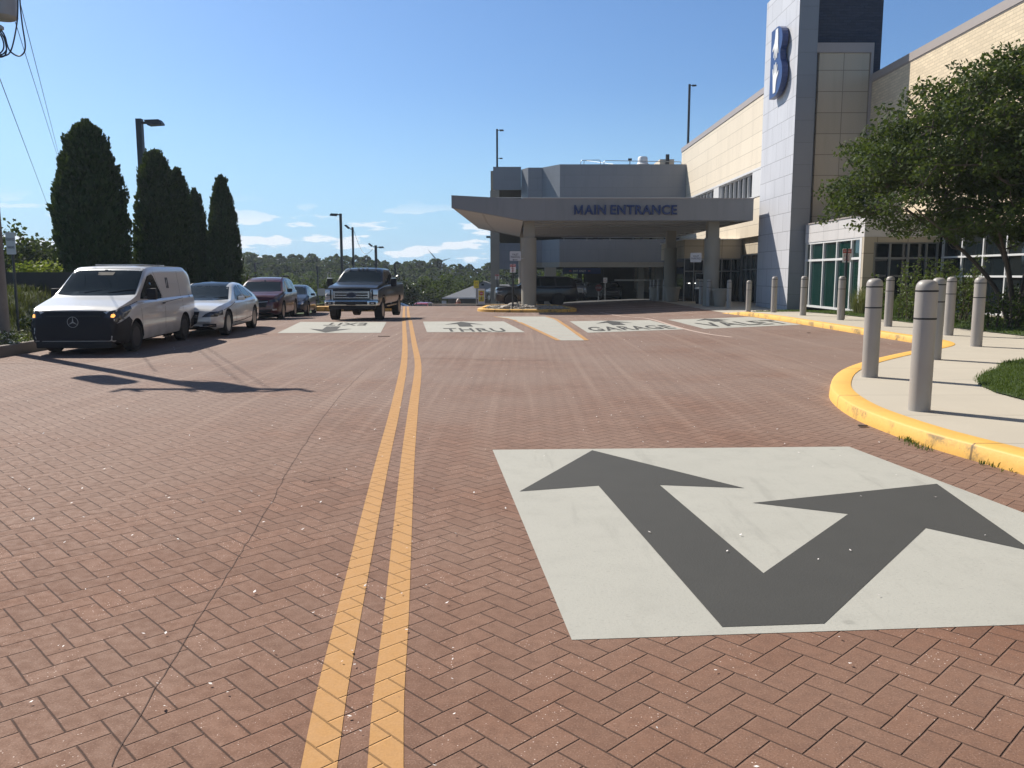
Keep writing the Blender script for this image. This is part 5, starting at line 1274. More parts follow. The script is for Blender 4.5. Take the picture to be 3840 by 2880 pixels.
e_.tube([(xx, .11 * math.cos(R(a)), zc_ + .11 * math.sin(R(a))) for a in range(0, 361, 15)], .006, 6)
for a in (90, 210, 330): e_.poly3([(xx - .006, .014 * math.cos(R(a + 90)), zc_ + .014 * math.sin(R(a + 90))), (xx - .006, .107 * math.cos(R(a)), zc_ + .107 * math.sin(R(a))), (xx - .006, .014 * math.cos(R(a - 90)), zc_ + .014 * math.sin(R(a - 90)))], (.012, 0, 0))
e_.build('star_badge', M['galv'], van)
c.mirrors(1.62, 1.12, M['black'], .14, (.12, .20, .26))
c.wheels('steel', .22, steel=True)
for xo in (.28, -.25):
    MB().tube([(c.L / 2 - 1.18, xo, 1.285), (c.L / 2 - 1.28, xo + .3, 1.335), (c.L / 2 - 1.32, xo + .52, 1.352)], .011, 5).build('wiper', M['black'], van)
MB().box(-1.4, .05, -.55, .55, 1.912, 1.93).build('roof_panel', white, van, bevel=.008)
c.patch('interior_mirror', 'front', [(-.17, 1.68), (.17, 1.68), (.19, 1.75), (-.19, 1.75)], M['black'], .010, .1)
yb = -c.S['W'] / 2
c.patch('livery_mark', 'L', [(3.08, 1.36), (3.26, 1.36), (3.26, 1.62), (3.08, 1.62)], M['txtgrey'], .004, .1)
c.patch('livery_stroke', 'L', [(3.09, 1.44), (3.19, 1.58), (3.19, 1.53), (3.09, 1.40)], white, .007, .1)
tm = MB(); text_add(tm, 'EXPRESS', (0, 0, 0), (1, 0, 0), (0, 0, 1)); me_ = tm.mesh()
for v in me_.vertices:
    d_, z_ = 3.28 + v.co.x * .62, 1.48 + v.co.z * .055
    h = c.bvh.ray_cast(Vector((c.L / 2 - d_, 9, z_)), Vector((0, -1, 0)))
    v.co = h[0] + Vector((0, .005, 0))
link('livery_text', me_, M['signgrey'], van)
c.patch('fuel_flap', 'L', [(4.55, 1.10), (4.60, 1.10), (4.60, 1.17), (4.55, 1.17)], M['black'], .02, .1)

# ---- pearl white saloon
ss = dict(L=5.2, W=1.87, H=1.47, r=.345, wheels=(.88, 4.04), tumble=.25,
    top=[(0, .54), (.03, .68), (.12, .76), (.4, .84), (.8, .90), (1.35, .96), (1.5, .99), (2.3, 1.36), (2.65, 1.445), (3.1, 1.47), (3.5, 1.44), (4.2, 1.18), (4.5, 1.06), (5.0, 1.01), (5.14, .92), (5.2, .7)],
    bot=[(0, .30), (.2, .20), (5, .22), (5.2, .35)], plan=[(0, .66), (.05, .78), (.2, .88), (.5, .96), (1, 1), (4.2, 1), (4.9, .93), (5.2, .75)], belt=[(0, .64), (.7, .83), (1.5, .90), (3.0, .935), (4.5, .97), (5.2, .88)])
c = Car(ss); loc, rz = place((-8.85, 23.2), 4.5, ss)
pearl = mat_carpaint('pearl_saloon_paint', (.64, .64, .62)); sal = c.start('white_saloon', loc, rz, pearl, 'pearl white luxury saloon with a black roof parked behind the van', 'car', 'vehicles parked in a line at the left kerb')
dress(c, .76, .58, (.985, 1.375), [[(1.92, 1.0), (2.42, 1.30), (2.66, 1.365), (2.80, 1.37), (2.92, .975), (2.0, .955)], [(2.99, .975), (2.88, 1.375), (3.2, 1.37), (3.62, 1.27), (3.80, .99)], [(3.87, 1.0), (3.70, 1.245), (4.14, 1.05)]],
      doors=([(1.72, .93), (1.62, .6), (1.66, .28)], [(2.93, .28), (2.95, .95)], [(3.72, .60), (3.84, .97)], [(.3, .70), (1.0, .79), (1.7, .90)]), handles=((2.62, .80), (3.62, .82)))
c.patch('black_roof', 'top', [(2.22, -.52), (2.22, .52), (3.5, .50), (3.5, -.50)], M['carglass'], .006, .12)
c.patch('grille', 'front', [(-.30, .40), (-.20, .34), (.20, .34), (.30, .40), (.36, .70), (-.36, .70)], M['black'], .010, .06)
gb = MB()
for i, z in enumerate((.40, .45, .50, .55, .60)): gb.box(2.59, 2.613, -.28 - .01 * i, .28 + .01 * i, z, z + .012)
gb.build('grille_bar', M['chrome'], sal)
for sd in (1, -1):
    hl = c.patch('headlight', 'front', [(sd * .42, .55), (sd * .80, .56), (sd * .85, .70), (sd * .64, .69), (sd * .52, .64)], M['lamp_dark'], .010, .05, maxd=.3)
    c.patch('headlight', 'L' if sd > 0 else 'R', [(.08, .57), (.42, .60), (.46, .72), (.26, .70), (.1, .65)], M['lamp_dark'], .010, .05, maxd=.3)
    c.patch('foglight', 'front', [(sd * .44, .27), (sd * .76, .28), (sd * .77, .37), (sd * .44, .36)], M['black'], .010, .05, maxd=.3)
    c.patch('side_reflector', 'L' if sd > 0 else 'R', [(.44, .45), (.52, .45), (.52, .53), (.46, .53)], M['amberoff'], .008, .05)
    c.line('fog_trim', 'front', [(sd * .44, .31), (sd * .75, .32)], .012, M['chrome'], .014)
c.patch('lower_intake', 'front', [(-.36, .24), (.36, .24), (.36, .31), (-.36, .31)], M['black'], .008, .06)
c.line('rocker_line', 'L', [(1.35, .34), (2.6, .36), (3.6, .42)], .02, M['black'], .003, mirror=True)
for sd in (1, -1): c.line('chrome_trim', 'L' if sd > 0 else 'R', [(1.96, .945), (3.0, .962), (4.14, 1.02)], .014, M['chrome'], .009)
c.mirrors(1.98, .95, pearl, .10, (.14, .20, .12)); c.wheels('alloy', .23, 5)
for xo in (-.3, .3): MB().tube([(c.L / 2 - 1.53, xo, 1.025), (c.L / 2 - 1.58, xo + .42, 1.055)], .01, 5).build('wiper', M['black'], sal)

# ---- maroon crossover
us = dict(L=4.66, W=1.88, H=1.64, r=.355, wheels=(.92, 3.60), tumble=.20,
    top=[(0, .55), (.03, .80), (.12, .93), (.35, 1.0), (1.0, 1.07), (1.18, 1.11), (1.95, 1.52), (2.3, 1.61), (2.8, 1.64), (3.6, 1.62), (4.05, 1.54), (4.4, 1.2), (4.6, 1.0), (4.66, .7)],
    bot=[(0, .32), (.2, .22), (4.4, .24), (4.66, .38)], plan=[(0, .70), (.05, .80), (.2, .90), (.5, .97), (.9, 1), (3.9, 1), (4.4, .93), (4.66, .82)], belt=[(0, .72), (.5, .90), (1.2, 1.02), (4.66, 1.10)])
c = Car(us); loc, rz = place((-9.86, 32.5), 5, us, gz(-10, 33.5))
mar = mat_carpaint('maroon_paint', (.07, .010, .018), .4); suv = c.start('maroon_crossover', loc, rz, mar, 'dark maroon crossover with roof rails parked behind the white saloon', 'car', 'vehicles parked in a line at the left kerb')
SW_U = [[(1.72, 1.10), (2.15, 1.46), (2.5, 1.53), (2.58, 1.10)], [(2.66, 1.10), (2.58, 1.535), (3.3, 1.52), (3.45, 1.13)], [(3.52, 1.14), (3.4, 1.51), (3.85, 1.45), (4.0, 1.2)]]
dress(c, .79, .63, (1.115, 1.53), SW_U, doors=([(1.55, 1.0), (1.5, .35)], [(2.62, .3), (2.62, 1.08)], [(3.3, .6), (3.5, 1.1)], [(.2, .86), (.9, .93), (1.5, 1.02)]), handles=((2.35, .92), (3.25, .94)))
c.patch('grille', 'front', [(-.42, .52), (.42, .52), (.50, .80), (-.50, .80)], M['black'], .010, .06)
c.patch('lower_grille', 'front', [(-.6, .30), (.6, .30), (.6, .42), (-.6, .42)], M['black'], .008, .06)
c.line('chrome_wing', 'front', [(-.5, .74), (0, .70), (.5, .74)], .03, M['galv'], .016)
for sd in (1, -1):
    c.patch('headlight', 'front', [(sd * .54, .70), (sd * .86, .74), (sd * .88, .85), (sd * .56, .80)], M['lamp_dark'], .010, .05, maxd=.3)
    MB().tube([(c.L / 2 - 2.15, sd * .66, 1.60), (c.L / 2 - 2.3, sd * .67, 1.68), (c.L / 2 - 3.7, sd * .66, 1.68), (c.L / 2 - 3.9, sd * .65, 1.59)], .022, 6).build('roof_rail', M['black'], suv)
    c.patch('foglight', 'front', [(sd * .66, .40), (sd * .8, .41), (sd * .8, .47), (sd * .66, .46)], M['lamp_lens'], .010, .05, maxd=.3)
c.mirrors(1.72, 1.06, M['black'], .12, (.14, .20, .15)); c.wheels('alloy', .23, 5)
maroon_car = (c, suv)

# ---- dark blue saloon
ks = dict(L=4.62, W=1.79, H=1.46, r=.33, wheels=(.9, 3.60), tumble=.23,
    top=[(0, .50), (.03, .66), (.12, .74), (.5, .88), (1.0, 1.0), (1.15, 1.03), (1.95, 1.38), (2.3, 1.45), (2.8, 1.46), (3.3, 1.40), (3.9, 1.14), (4.4, 1.10), (4.58, .95), (4.62, .7)],
    bot=[(0, .30), (.2, .19), (4.4, .2), (4.62, .35)], plan=[(0, .62), (.05, .74), (.2, .86), (.5, .95), (1, 1), (3.8, 1), (4.4, .92), (4.62, .78)], belt=[(0, .62), (.5, .80), (1.2, .94), (4.62, 1.02)])
c = Car(ks); loc, rz = place((-10.72, 40.2), 6, ks, gz(-10.5, 41) + .0)
drk = mat_carpaint('deep_blue_paint', (.008, .014, .03), .4); dk_ = c.start('dark_blue_saloon', loc, rz, drk, 'small dark blue saloon last in the parked line before the yellow kerb', 'car', 'vehicles parked in a line at the left kerb')
SW_K = [[(1.6, 1.0), (2.1, 1.33), (2.42, 1.38), (2.5, 1.0)], [(2.58, 1.0), (2.5, 1.385), (3.0, 1.36), (3.45, 1.06)]]
dress(c, .72, .58, (1.035, 1.385), SW_K, doors=([(1.5, .95), (1.46, .3)], [(2.54, .28), (2.54, 1.0)], [(3.3, .55), (3.45, 1.03)]), handles=((2.3, .84), (3.2, .86)))
c.patch('grille', 'front', [(-.3, .55), (.3, .55), (.34, .62), (-.34, .62)], M['black'], .010, .06); c.patch('lower_grille', 'front', [(-.5, .25), (.5, .25), (.6, .42), (-.6, .42)], M['black'], .008, .06)
for sd in (1, -1): c.patch('headlight', 'front', [(sd * .40, .60), (sd * .72, .58), (sd * .76, .74), (sd * .66, .75)], M['lamp_lens'], .010, .05, maxd=.3)
c.line('lower_lip', 'front', [(-.62, .27), (0, .24), (.62, .27)], .015, M['galv'], .012)
c.mirrors(1.62, .96, drk, .14, (.13, .18, .12)); c.wheels('alloy', .21, 5)
blue_car = c

# ---- pickup driving towards the camera
ps = dict(L=6.35, W=2.03, H=2.0, r=.41, wheels=(1.0, 5.06), tumble=.20,
    top=[(0, .80), (.03, 1.16), (.10, 1.25), (.4, 1.33), (1.35, 1.42), (1.5, 1.45), (2.15, 1.88), (2.35, 1.96), (2.7, 2.0), (3.9, 1.99), (4.1, 1.92), (4.28, 1.46), (4.4, 1.42), (6.3, 1.42), (6.35, 1.2)],
    bot=[(0, .58), (6.35, .60)], plan=[(0, .93), (.1, .97), (.4, 1), (6.2, 1), (6.35, .98)], belt=[(0, 1.15), (.4, 1.22), (1.5, 1.30), (4.2, 1.34), (4.4, 1.36), (6.35, 1.36)])
c = Car(ps); loc, rz = place((-5.93, 31.9), -1, ps, gz(-6, 33) - .0)
pk = mat_carpaint('blue_black_truck_paint', (.009, .012, .016), .5); pu = c.start('pickup_truck', loc, rz, pk, 'large dark pickup with chrome grille and bumper driving towards the EXIT marking', 'pickup truck')
dress(c, .84, .70, (1.46, 1.89), [[(1.95, 1.40), (2.3, 1.82), (2.75, 1.88), (2.85, 1.40)], [(2.95, 1.40), (2.9, 1.88), (3.7, 1.87), (3.9, 1.42)]], doors=([(1.7, 1.3), (1.66, .62)], [(2.9, .62), (2.9, 1.36)], [(3.95, .62), (3.98, 1.4)], [(4.34, .62), (4.34, 1.4)]), handles=((2.6, 1.18), (3.6, 1.2)))
X0 = c.L / 2
fr_ = MB().box(X0 - .02, X0 + .05, -.70, .70, .86, 1.12); fr_.build('grille', M['black'], pu)
ch = MB()
for z in (.875, .965, 1.06): ch.box(X0 + .05, X0 + .075, -.66, .66, z, z + .035)
for sd in (-1, 1): ch.box(X0 + .03, X0 + .07, sd * .64 - .03, sd * .64 + .03, .87, 1.12)
ch.box(X0 + .03, X0 + .06, -.68, .68, 1.115, 1.135)
ch.build('chrome_bar', M['chrome'], pu)
MB().poly3([(X0 + .08, .19 * math.cos(R(a)), .99 + .085 * math.sin(R(a))) for a in range(0, 360, 20)], (.02, 0, 0)).build('oval_badge', M['badgeblue'], pu)
MB().tube([(X0 + .10, .19 * math.cos(R(a)), .99 + .085 * math.sin(R(a))) for a in range(0, 361, 20)], .010, 5).build('badge_ring', M['chrome'], pu)
for sd in (-1, 1):
    hb = MB().box(X0 - .06, X0 + .035, min(sd * .70, sd * .985), max(sd * .70, sd * .985), .80, 1.20); hl = hb.build('headlight', M['lamp_lens'], pu, bevel=.02)
    MB().box(X0 + .036, X0 + .046, min(sd * .74, sd * .80), max(sd * .74, sd * .80), .82, 1.18).box(X0 + .036, X0 + .046, min(sd * .74, sd * .95), max(sd * .74, sd * .95), .97, 1.0).build('lamp_divider', M['black'], hl)
    MB().box(X0 - .03, X0 + .03, min(sd * .46, sd * 1.0), max(sd * .46, sd * 1.0), 1.21, 1.235).build('cowl_edge', pk, pu)
bp_ = MB().box(X0 - .25, X0 + .16, -1.0, 1.0, .60, .80); bp_.build('bumper', M['chrome'], pu, bevel=.04)
MB().box(X0 + .10, X0 + .165, -.60, .60, .64, .76).build('bumper_slot', M['black'], pu)
for sd in (-1, 1): MB().box(X0 + .12, X0 + .168, min(sd * .68, sd * .92), max(sd * .68, sd * .92), .64, .74).build('foglight', M['black'], pu); MB().box(X0 + .165, X0 + .175, min(sd * .75, sd * .85), max(sd * .75, sd * .85), .665, .715).build('fog_lens', M['lamp_lens'], pu)
MB().box(X0 + .17, X0 + .185, -.17, .17, .62, .76).build('number_plate', M['black'], pu)
MB().box(X0 - .3, X0 + .10, -.85, .85, .46, .60).build('air_dam', M['black'], pu, bevel=.03)
MB().box(X0 - 5.0, X0 - .6, -.45, .45, .38, .56).lathe([(.12, -.8), (.12, .8)], 12, (X0 - 5.06, 0, .41), 'Y').lathe([(.22, -.15), (.22, .15)], 12, (X0 - 5.06, 0, .41), 'Y').build('chassis', M['black'], pu)
for sd in (-1, 1):
    y = sd * 1.03; x_ = X0 - 1.95
    MB().box(x_ - .03, x_ + .03, min(y, y + sd * .16), max(y, y + sd * .16), 1.38, 1.42).build('mirror_arm', M['black'], pu)
    MB().box(x_ - .08, x_ + .06, min(y + sd * .12, y + sd * .34), max(y + sd * .12, y + sd * .34), 1.28, 1.58).build('wing_mirror', M['black'], pu, bevel=.04)
    MB().box(x_ - .02, x_ + .065, min(y + sd * .13, y + sd * .33), max(y + sd * .13, y + sd * .33), 1.585, 1.62).build('mirror_cap', M['chrome'], pu)
MB().tube([(X0 - 1.95, -1.34, 1.6), (X0 - 1.95, -1.34, 1.75), (X0 - 1.95, -1.30, 1.84), (X0 - 1.95, -1.24, 1.82), (X0 - 1.95, -1.22, 1.66)], .02, 6).build('mirror_loop', M['galv'], pu)
for y in (-.52, -.17, 0, .17, .52): MB().box(X0 - 2.30, X0 - 2.18, y - .045, y + .045, 1.965, 2.005).build('roof_marker', M['lamp_lens'], pu, bevel=.012)
MB().box(X0 - 4.2, X0 - 1.75, -1.02, -.93, .50, .54).box(X0 - 4.2, X0 - 1.75, .93, 1.02, .50, .54).build('side_step', M['chrome'], pu)
c.line('wheel_lip', 'L', [(.55, .62), (.58, .8), (.75, .93), (1.0, .97), (1.25, .93), (1.42, .8), (1.45, .62)], .05, M['black'], .012, mirror=True)
c.wheels('alloy', .28, 6)

# ---- big black sport utility facing left behind the left column
bs = dict(L=5.35, W=2.05, H=1.92, r=.40, wheels=(.95, 4.02), tumble=.18,
    top=[(0, .75), (.03, 1.10), (.10, 1.18), (.5, 1.23), (1.3, 1.27), (1.45, 1.31), (2.15, 1.80), (2.45, 1.88), (2.9, 1.92), (4.7, 1.89), (5.05, 1.78), (5.25, 1.3), (5.35, .8)],
    bot=[(0, .38), (.2, .30), (5.1, .32), (5.35, .42)], plan=[(0, .84), (.05, .90), (.2, .96), (.5, 1), (4.9, 1), (5.2, .95), (5.35, .88)], belt=[(0, 1.05), (.5, 1.14), (1.4, 1.20), (5.35, 1.24)])
c = Car(bs)
bk = mat_carpaint('black_paint', (.008, .010, .013), .15); A = at(1856, 1100, 54.5)
bx_ = c.start('black_sport_utility', (A[0] + 5.35 / 2, 54.6, gz(A[0] + 2, 54.6) + .02), R(180 + 4), bk, 'black sport utility facing left behind the left canopy column', 'car')
SW_B = [[(1.95, 1.28), (2.35, 1.72), (2.8, 1.80), (2.85, 1.28)], [(2.95, 1.28), (2.92, 1.80), (3.75, 1.80), (3.85, 1.30)], [(3.95, 1.30), (3.88, 1.79), (4.75, 1.76), (4.95, 1.35)]]
dress(c, .86, .72, (1.32, 1.81), SW_B, doors=([(1.7, 1.2), (1.66, .4)], [(2.9, .4), (2.9, 1.25)], [(3.8, .5), (3.9, 1.28)]), handles=((2.6, 1.1), (3.6, 1.1)))
c.patch('grille', 'front', [(-.72, .70), (.72, .70), (.78, 1.02), (-.78, 1.02)], M['black'], .010, .06); c.line('chrome_bar', 'front', [(-.9, 1.0), (.9, 1.0)], .025, M['chrome'], .02)
for sd in (1, -1):
    V_ = 'L' if sd > 0 else 'R'
    c.patch('headlight', 'front', [(sd * .72, .86), (sd * .96, .86), (sd * .96, 1.02), (sd * .74, 1.02)], M['lamp_lens'], .012, .05, maxd=.3)
    c.line('side_badge', V_, [(.42, .98), (.12, .95), (.10, .78), (.40, .72)], .035, M['galv'], .012)
c.mirrors(1.9, 1.24, bk, .14, (.14, .24, .18)); c.wheels('black', .26, 6)
big_car = c

# ---- vehicles standing in the garage and on the lower lot
def park(car, name, loc, rz, paint, label, group, cat='car', side=None, lamps=True, roofrack=False, H=1.2):
    root = thing(name, loc, label, cat, group, rz)
    for ch in list(car.root.children):
        k_ = ch.copy(); COL.objects.link(k_); k_.parent = root
        if k_.name.split('.')[0] == 'body': 
            k_.data = k_.data.copy(); k_.data.materials[0] = paint
        for g in ch.children:
            q = g.copy(); COL.objects.link(q); q.parent = k_
    return root
class _P: pass
puc = _P(); puc.root = pu
grey = mat_carpaint('grey_paint', (.20, .21, .23)); silver = mat_carpaint('silver_paint', (.42, .43, .45)); redp = mat_carpaint('red_paint', (.32, .02, .02))
def gfloor(x, y): return gz(x, y) + .012
A = at(2165, 1100, 71); park(puc, 'parked_pickup', (A[0], 76.5, gfloor(A[0], 74.5)), R(-90), grey, 'grey pickup in the dark garage mouth with its grille catching light', 'vehicles parked in the garage', 'pickup truck')
A = at(2066, 1100, 70); park(big_car, 'parked_car', (A[0], 80, gfloor(A[0], 77)), R(-90), bk, 'dark vehicle deeper in the garage behind the black sport utility', 'vehicles parked in the garage')
A = at(2330, 1100, 70); park(maroon_car[0], 'parked_car', (A[0], 78.5, gfloor(A[0], 77)), R(-90), bk, 'dark crossover in the garage behind the STOP sign', 'vehicles parked in the garage')
A = at(2240, 1100, 78); park(maroon_car[0], 'parked_car', (A[0], 84, gfloor(A[0], 82)), R(90), silver, 'silver car deep inside the garage', 'vehicles parked in the garage')
A = at(1886, 1090, 78); rc = park(blue_car, 'parked_car', (A[0], 80, at(1886, 1072, 80)[2] - 1.46), R(-60), bk, 'dark car in the garage corner opening behind the black sport utility', 'cars beyond the crest')
def lot(xp, ytop, Y, H_, car, paint, rz, lab, name='parked_car'):
    a_ = at(xp, ytop, Y); park(car, name, (a_[0], Y, a_[2] - H_), rz, paint, lab, 'cars beyond the crest')
lot(1582, 1134, 84, 1.64, maroon_car[0], redp, R(-100), 'dark red car with a sunlit roof just showing over the crest')
lot(1548, 1143, 88, 1.46, blue_car, bk, R(-90), 'dark car roof left of the red one over the crest')
lot(1490, 1133, 74, 1.46, blue_car, silver, R(-20), 'silver car roof just right of the pickup over the crest')
# ------------------------------------------------------------------ trees and plants
def leaf(v, f, c, s, rn, n=None, asp=.5, droop=0):
    a = rn.uniform(0, 6.283); el = rn.uniform(-.9, .9)
    if n is None: t = Vector((math.cos(a) * math.cos(el), math.sin(a) * math.cos(el), math.sin(el) - droop))
    else: t = (n + Vector((rn.uniform(-.5, .5), rn.uniform(-.5, .5), rn.uniform(-.5, .5)))).normalized()
    u = t.cross(Vector((rn.uniform(-1, 1), rn.uniform(-1, 1), rn.uniform(-1, 1))))
    if u.length < .01: return
    u = u.normalized() * s * asp * .5; i = len(v); c = Vector(c)
    v += [c - t * s * .5, c + u, c + t * s * .5, c - u]; f.append((i, i + 1, i + 2, i + 3))
def leaves_obj(name, v, f, m, parent=None):
    me = bpy.data.meshes.new(name); me.from_pydata([tuple(p) for p in v], [], f); me.update(); return link(name, me, m, parent)
def rdir(rn):
    while True:
        p = Vector((rn.uniform(-1, 1), rn.uniform(-1, 1), rn.uniform(-1, 1)))
        if .05 < p.length < 1: return p.normalized()

# crape myrtle in front of the brick wing
def myrtle(base, cen, rad, label, seed, nclump, nleaf, group=None):
    rn = random.Random(seed); t = thing('crape_myrtle', base, label, 'tree', group); B = Vector(base); v, f = [], []; br = MB()
    clumps = []
    TOP = [(3100, 775), (3166, 606), (3257, 430), (3318, 345), (3400, 300), (3480, 312), (3554, 262), (3608, 210), (3687, 165), (3760, 140), (3840, 160), (4300, 260)]
    BOT = [(3120, 785), (3166, 842), (3260, 850), (3400, 895), (3600, 905), (3840, 950), (4300, 980)]
    while len(clumps) < nclump:
        p = rdir(rn) * (rn.random() ** .46)
        lump = 1 + .22 * math.sin(3.1 * p.x * 2 + seed) * math.cos(2.7 * p.z * 2) + .12 * math.sin(7 * p.x + 5 * p.z)
        q = Vector((cen[0] + p.x * rad[0] * lump, cen[1] + p.y * rad[1] * lump, cen[2] + p.z * rad[2] * lump)) - B
        if q.z < 1.9 + .10 * abs(q.x): continue
        xp_ = 1920 + F * (q.x + B.x) / (cen[1] * .99 + .4)          # crown outline, taken in the tree's own upright plane
        if q.z + B.z > at(1920, lerp_tab(TOP, xp_), cen[1])[2] - .05 or q.z + B.z < at(1920, lerp_tab(BOT, xp_), cen[1])[2] + .15 or xp_ < 3150: continue
        if q.x + B.x > 17.2: continue
        # holes in the crown
        if math.sin(q.x * 1.9 + 1.3) * math.sin(q.z * 2.1 + .4) * math.sin(q.y * 1.5) > .20: continue
        low_ = (cen[2] - q.z - B.z) / rad[2]
        if low_ > -.05 and rn.random() < .15 + .5 * low_: continue
        clumps.append((q, rn.uniform(.30, .66)))
    for q, r_ in clumps:
        k = int(nleaf * r_ * r_ / .28)
        for _ in range(k):
            d = rdir(rn) * r_ * rn.random() ** .4; d.z *= .55
            leaf(v, f, q + d, rn.uniform(.09, .165), rn, asp=.55, droop=.3)
    stems = []
    for i in range(7):
        a = 2 * math.pi * i / 7 + rn.uniform(-.3, .3); r0 = rn.uniform(.12, .35)
        p0 = Vector((math.cos(a) * r0, math.sin(a) * r0, -.1)); spread = rn.uniform(.9, 2.0)
        p1 = p0 + Vector((math.cos(a) * .25 * spread, math.sin(a) * .25 * spread, 1.2)); p2 = p1 + Vector((math.cos(a) * .55 * spread, math.sin(a) * .55 * spread, 1.2)); p3 = p2 + Vector((math.cos(a + .3) * .8 * spread, math.sin(a + .3) * .8 * spread, 1.3)) + Vector(((cen[0] - B.x) * .25, 0, 0))
        br.tube(smooth_path([tuple(p0), tuple(p1), tuple(p2), tuple(p3)], 3), [.085 - .005 * k for k in range(10)], 7); stems += [p2, p3, (p2 + p3) / 2, (p1 + p2) / 2]
    nodes_ = list(stems)
    for q, r_ in sorted(clumps, key=lambda c: c[0].length)[::1]:
        s0 = min(nodes_, key=lambda p: (p - q).length + .25 * max(0, p.z - q.z))
        m_ = (s0 + q) / 2 + Vector((rn.uniform(-.12, .12), rn.uniform(-.12, .12), -.08 + rn.uniform(-.1, .1))); L_ = (q - s0).length
        br.tube([s0, m_, q], [min(.035, .010 + .012 * L_), .010 + .004 * L_, .006], 5, cap=False)
        if rn.random() < .55: nodes_.append(q); nodes_.append(m_)
        for _ in range(2): br.tube([q, q + rdir(rn) * r_ * .7], [.006, .003], 3, cap=False)
    br.build('trunk', M['darkbark'], t, smooth=60); leaves_obj('crown', v, f, M['leaf_myrtle'], t); return t
myrtle((15.6, 25.6, pave_z(15.6, 25.6)), (14.4, 25.2, 4.6), (6.4, 3.3, 4.2), 'broad leafy crape myrtle with several dark trunks in front of the brick wing', 3, 900, 88)
myrtle((16.3, 21.5, pave_z(16.3, 21.5)), (16.0, 21.0, 5.0), (2.3, 2.4, 2.6), 'second leafy crape myrtle cut off by the right edge', 11, 190, 95)

def arbor(xp, wpx, ytop, Y, label, seed, lobes=((0, 1, 1),), base=.2, blunt=True):
    rn = random.Random(seed); top = at(xp, ytop, Y); x = top[0]; w = wpx / F * Y * .90; H_ = top[2] - base
    t = thing('arborvitae', (x, Y, base), label, 'tree', 'dark conical evergreens in a row at the left'); v, f = [], []
    core = MB()
    for dx, hs, wsx in lobes:
        Hh = H_ * hs; R0 = w / 2 * wsx
        def rad(z, a):
            u = z / Hh; prof = lerp_tab([(0, .93), (.25, 1), (.5, .98), (.66, .90), (.80, .74), (.90, .55), (.96, .34), (1, .04)] if blunt else [(0, .9), (.25, 1), (.5, .96), (.7, .80), (.85, .56), (.94, .32), (1, .03)], u)
            return R0 * prof * (1 + .06 * math.sin(a * 2 + z * 1.3 + seed * 2) + .05 * math.sin(a * 5 - z * 2.9 + seed) + .045 * math.sin(z * 7.3 + a * 3) + .03 * math.sin(z * 15 + a * 7))
        n = int(5200 * (Hh / 7) * (R0 / 1.2) * (1 if len(lobes) == 1 else .8))
        for _ in range(n):
            z = Hh * rn.random() ** .9; a = rn.uniform(0, 6.283); r_ = rad(z, a) * rn.uniform(.90, 1.03)
            for _k in range(2):
                p = Vector((dx * w + math.cos(a) * r_, math.sin(a) * r_, z + rn.uniform(-.05, .05))) + rdir(rn) * .05
                leaf(v, f, p, rn.uniform(.13, .24), rn, n=Vector((math.cos(a) * .55, math.sin(a) * .55, .9)), asp=.6)
        for _ in range(int(110 * Hh / 7)):        # sprays that stick out
            z = Hh * rn.uniform(.1, .97); a = rn.uniform(0, 6.283); r_ = rad(z, a)
            for q in range(14): leaf(v, f, Vector((dx * w + math.cos(a) * (r_ + rn.uniform(0, .10)), math.sin(a) * (r_ + rn.uniform(0, .10)), z + rn.uniform(0, .28))), rn.uniform(.10, .18), rn, n=Vector((math.cos(a) * .4, math.sin(a) * .4, 1)), asp=.5)
        core.add(*(lambda P: (P, [(i * 12 + k, i * 12 + (k + 1) % 12, (i + 1) * 12 + (k + 1) % 12, (i + 1) * 12 + k) for i in range(13) for k in range(12)]))([(dx * w + math.cos(k * .5236) * rad(Hh * i / 13.2, k * .5236) * .88, math.sin(k * .5236) * rad(Hh * i / 13.2, k * .5236) * .88, Hh * i / 13.2) for i in range(14) for k in range(12)]))
    core.build('inner_foliage', M['leaf_arbor'], t, smooth=60); leaves_obj('foliage', v, f, M['leaf_arbor'], t)
    MB().tube([(0, 0, -.2), (0, 0, H_ * .6)], [.12, .05], 8).build('trunk', M['bark'], t)
    return t
arbor(318, 268, 456, 31.5, 'tallest and widest dark conical evergreen rising behind the van', 1)
arbor(578, 178, 566, 36, 'dark conical evergreen in front of the square lamp post', 2)
arbor(660, 125, 633, 37.5, 'lower dark conical evergreen grown against the one by the lamp post', 3, blunt=False)
arbor(728, 88, 710, 43, 'narrow short dark conical evergreen second from the right of its row', 4, blunt=False)
arbor(828, 122, 660, 42, 'rightmost dark conical evergreen, behind the white saloon', 5, blunt=False)

def round_tree(name, x, y, z0, h, r, m, label, seed, n=900, ls=.25, group=None, trunk=True, squash=1.0, cat='tree', kind=None, low=.25):
    rn = random.Random(seed); t = thing(name, (x, y, z0), label, cat, group); v, f = [], []
    cl = []
    for i in range(26):
        p = rdir(rn) * rn.uniform(.25, .86); cl.append((Vector((p.x * r, p.y * r, h * (low + (1 - low) * .5) + p.z * h * (1 - low) * .5 * squash)), rn.uniform(.20, .40) * r))
    for _ in range(n):
        c_, rr_ = cl[rn.randrange(len(cl))]; d = rdir(rn) * rr_ * rn.uniform(.5, 1.05); leaf(v, f, c_ + d, ls * rn.uniform(.6, 1.3), rn, asp=.7)
    leaves_obj('crown', v, f, m, t)
    if trunk:
        b = MB().tube([(0, 0, -.5), (0, 0, h * .45), (r * .1, 0, h * .75)], [r * .07 + .04, r * .05 + .02, .03], 7)
        for c_, rr_ in cl[:9]: b.tube([(0, 0, h * .4), (c_.x * .5, c_.y * .5, h * .35 + c_.z * .3), c_], [r * .03 + .01, r * .02, .01], 5)
        b.build('trunk', M['bark'], t, smooth=60)
    return t
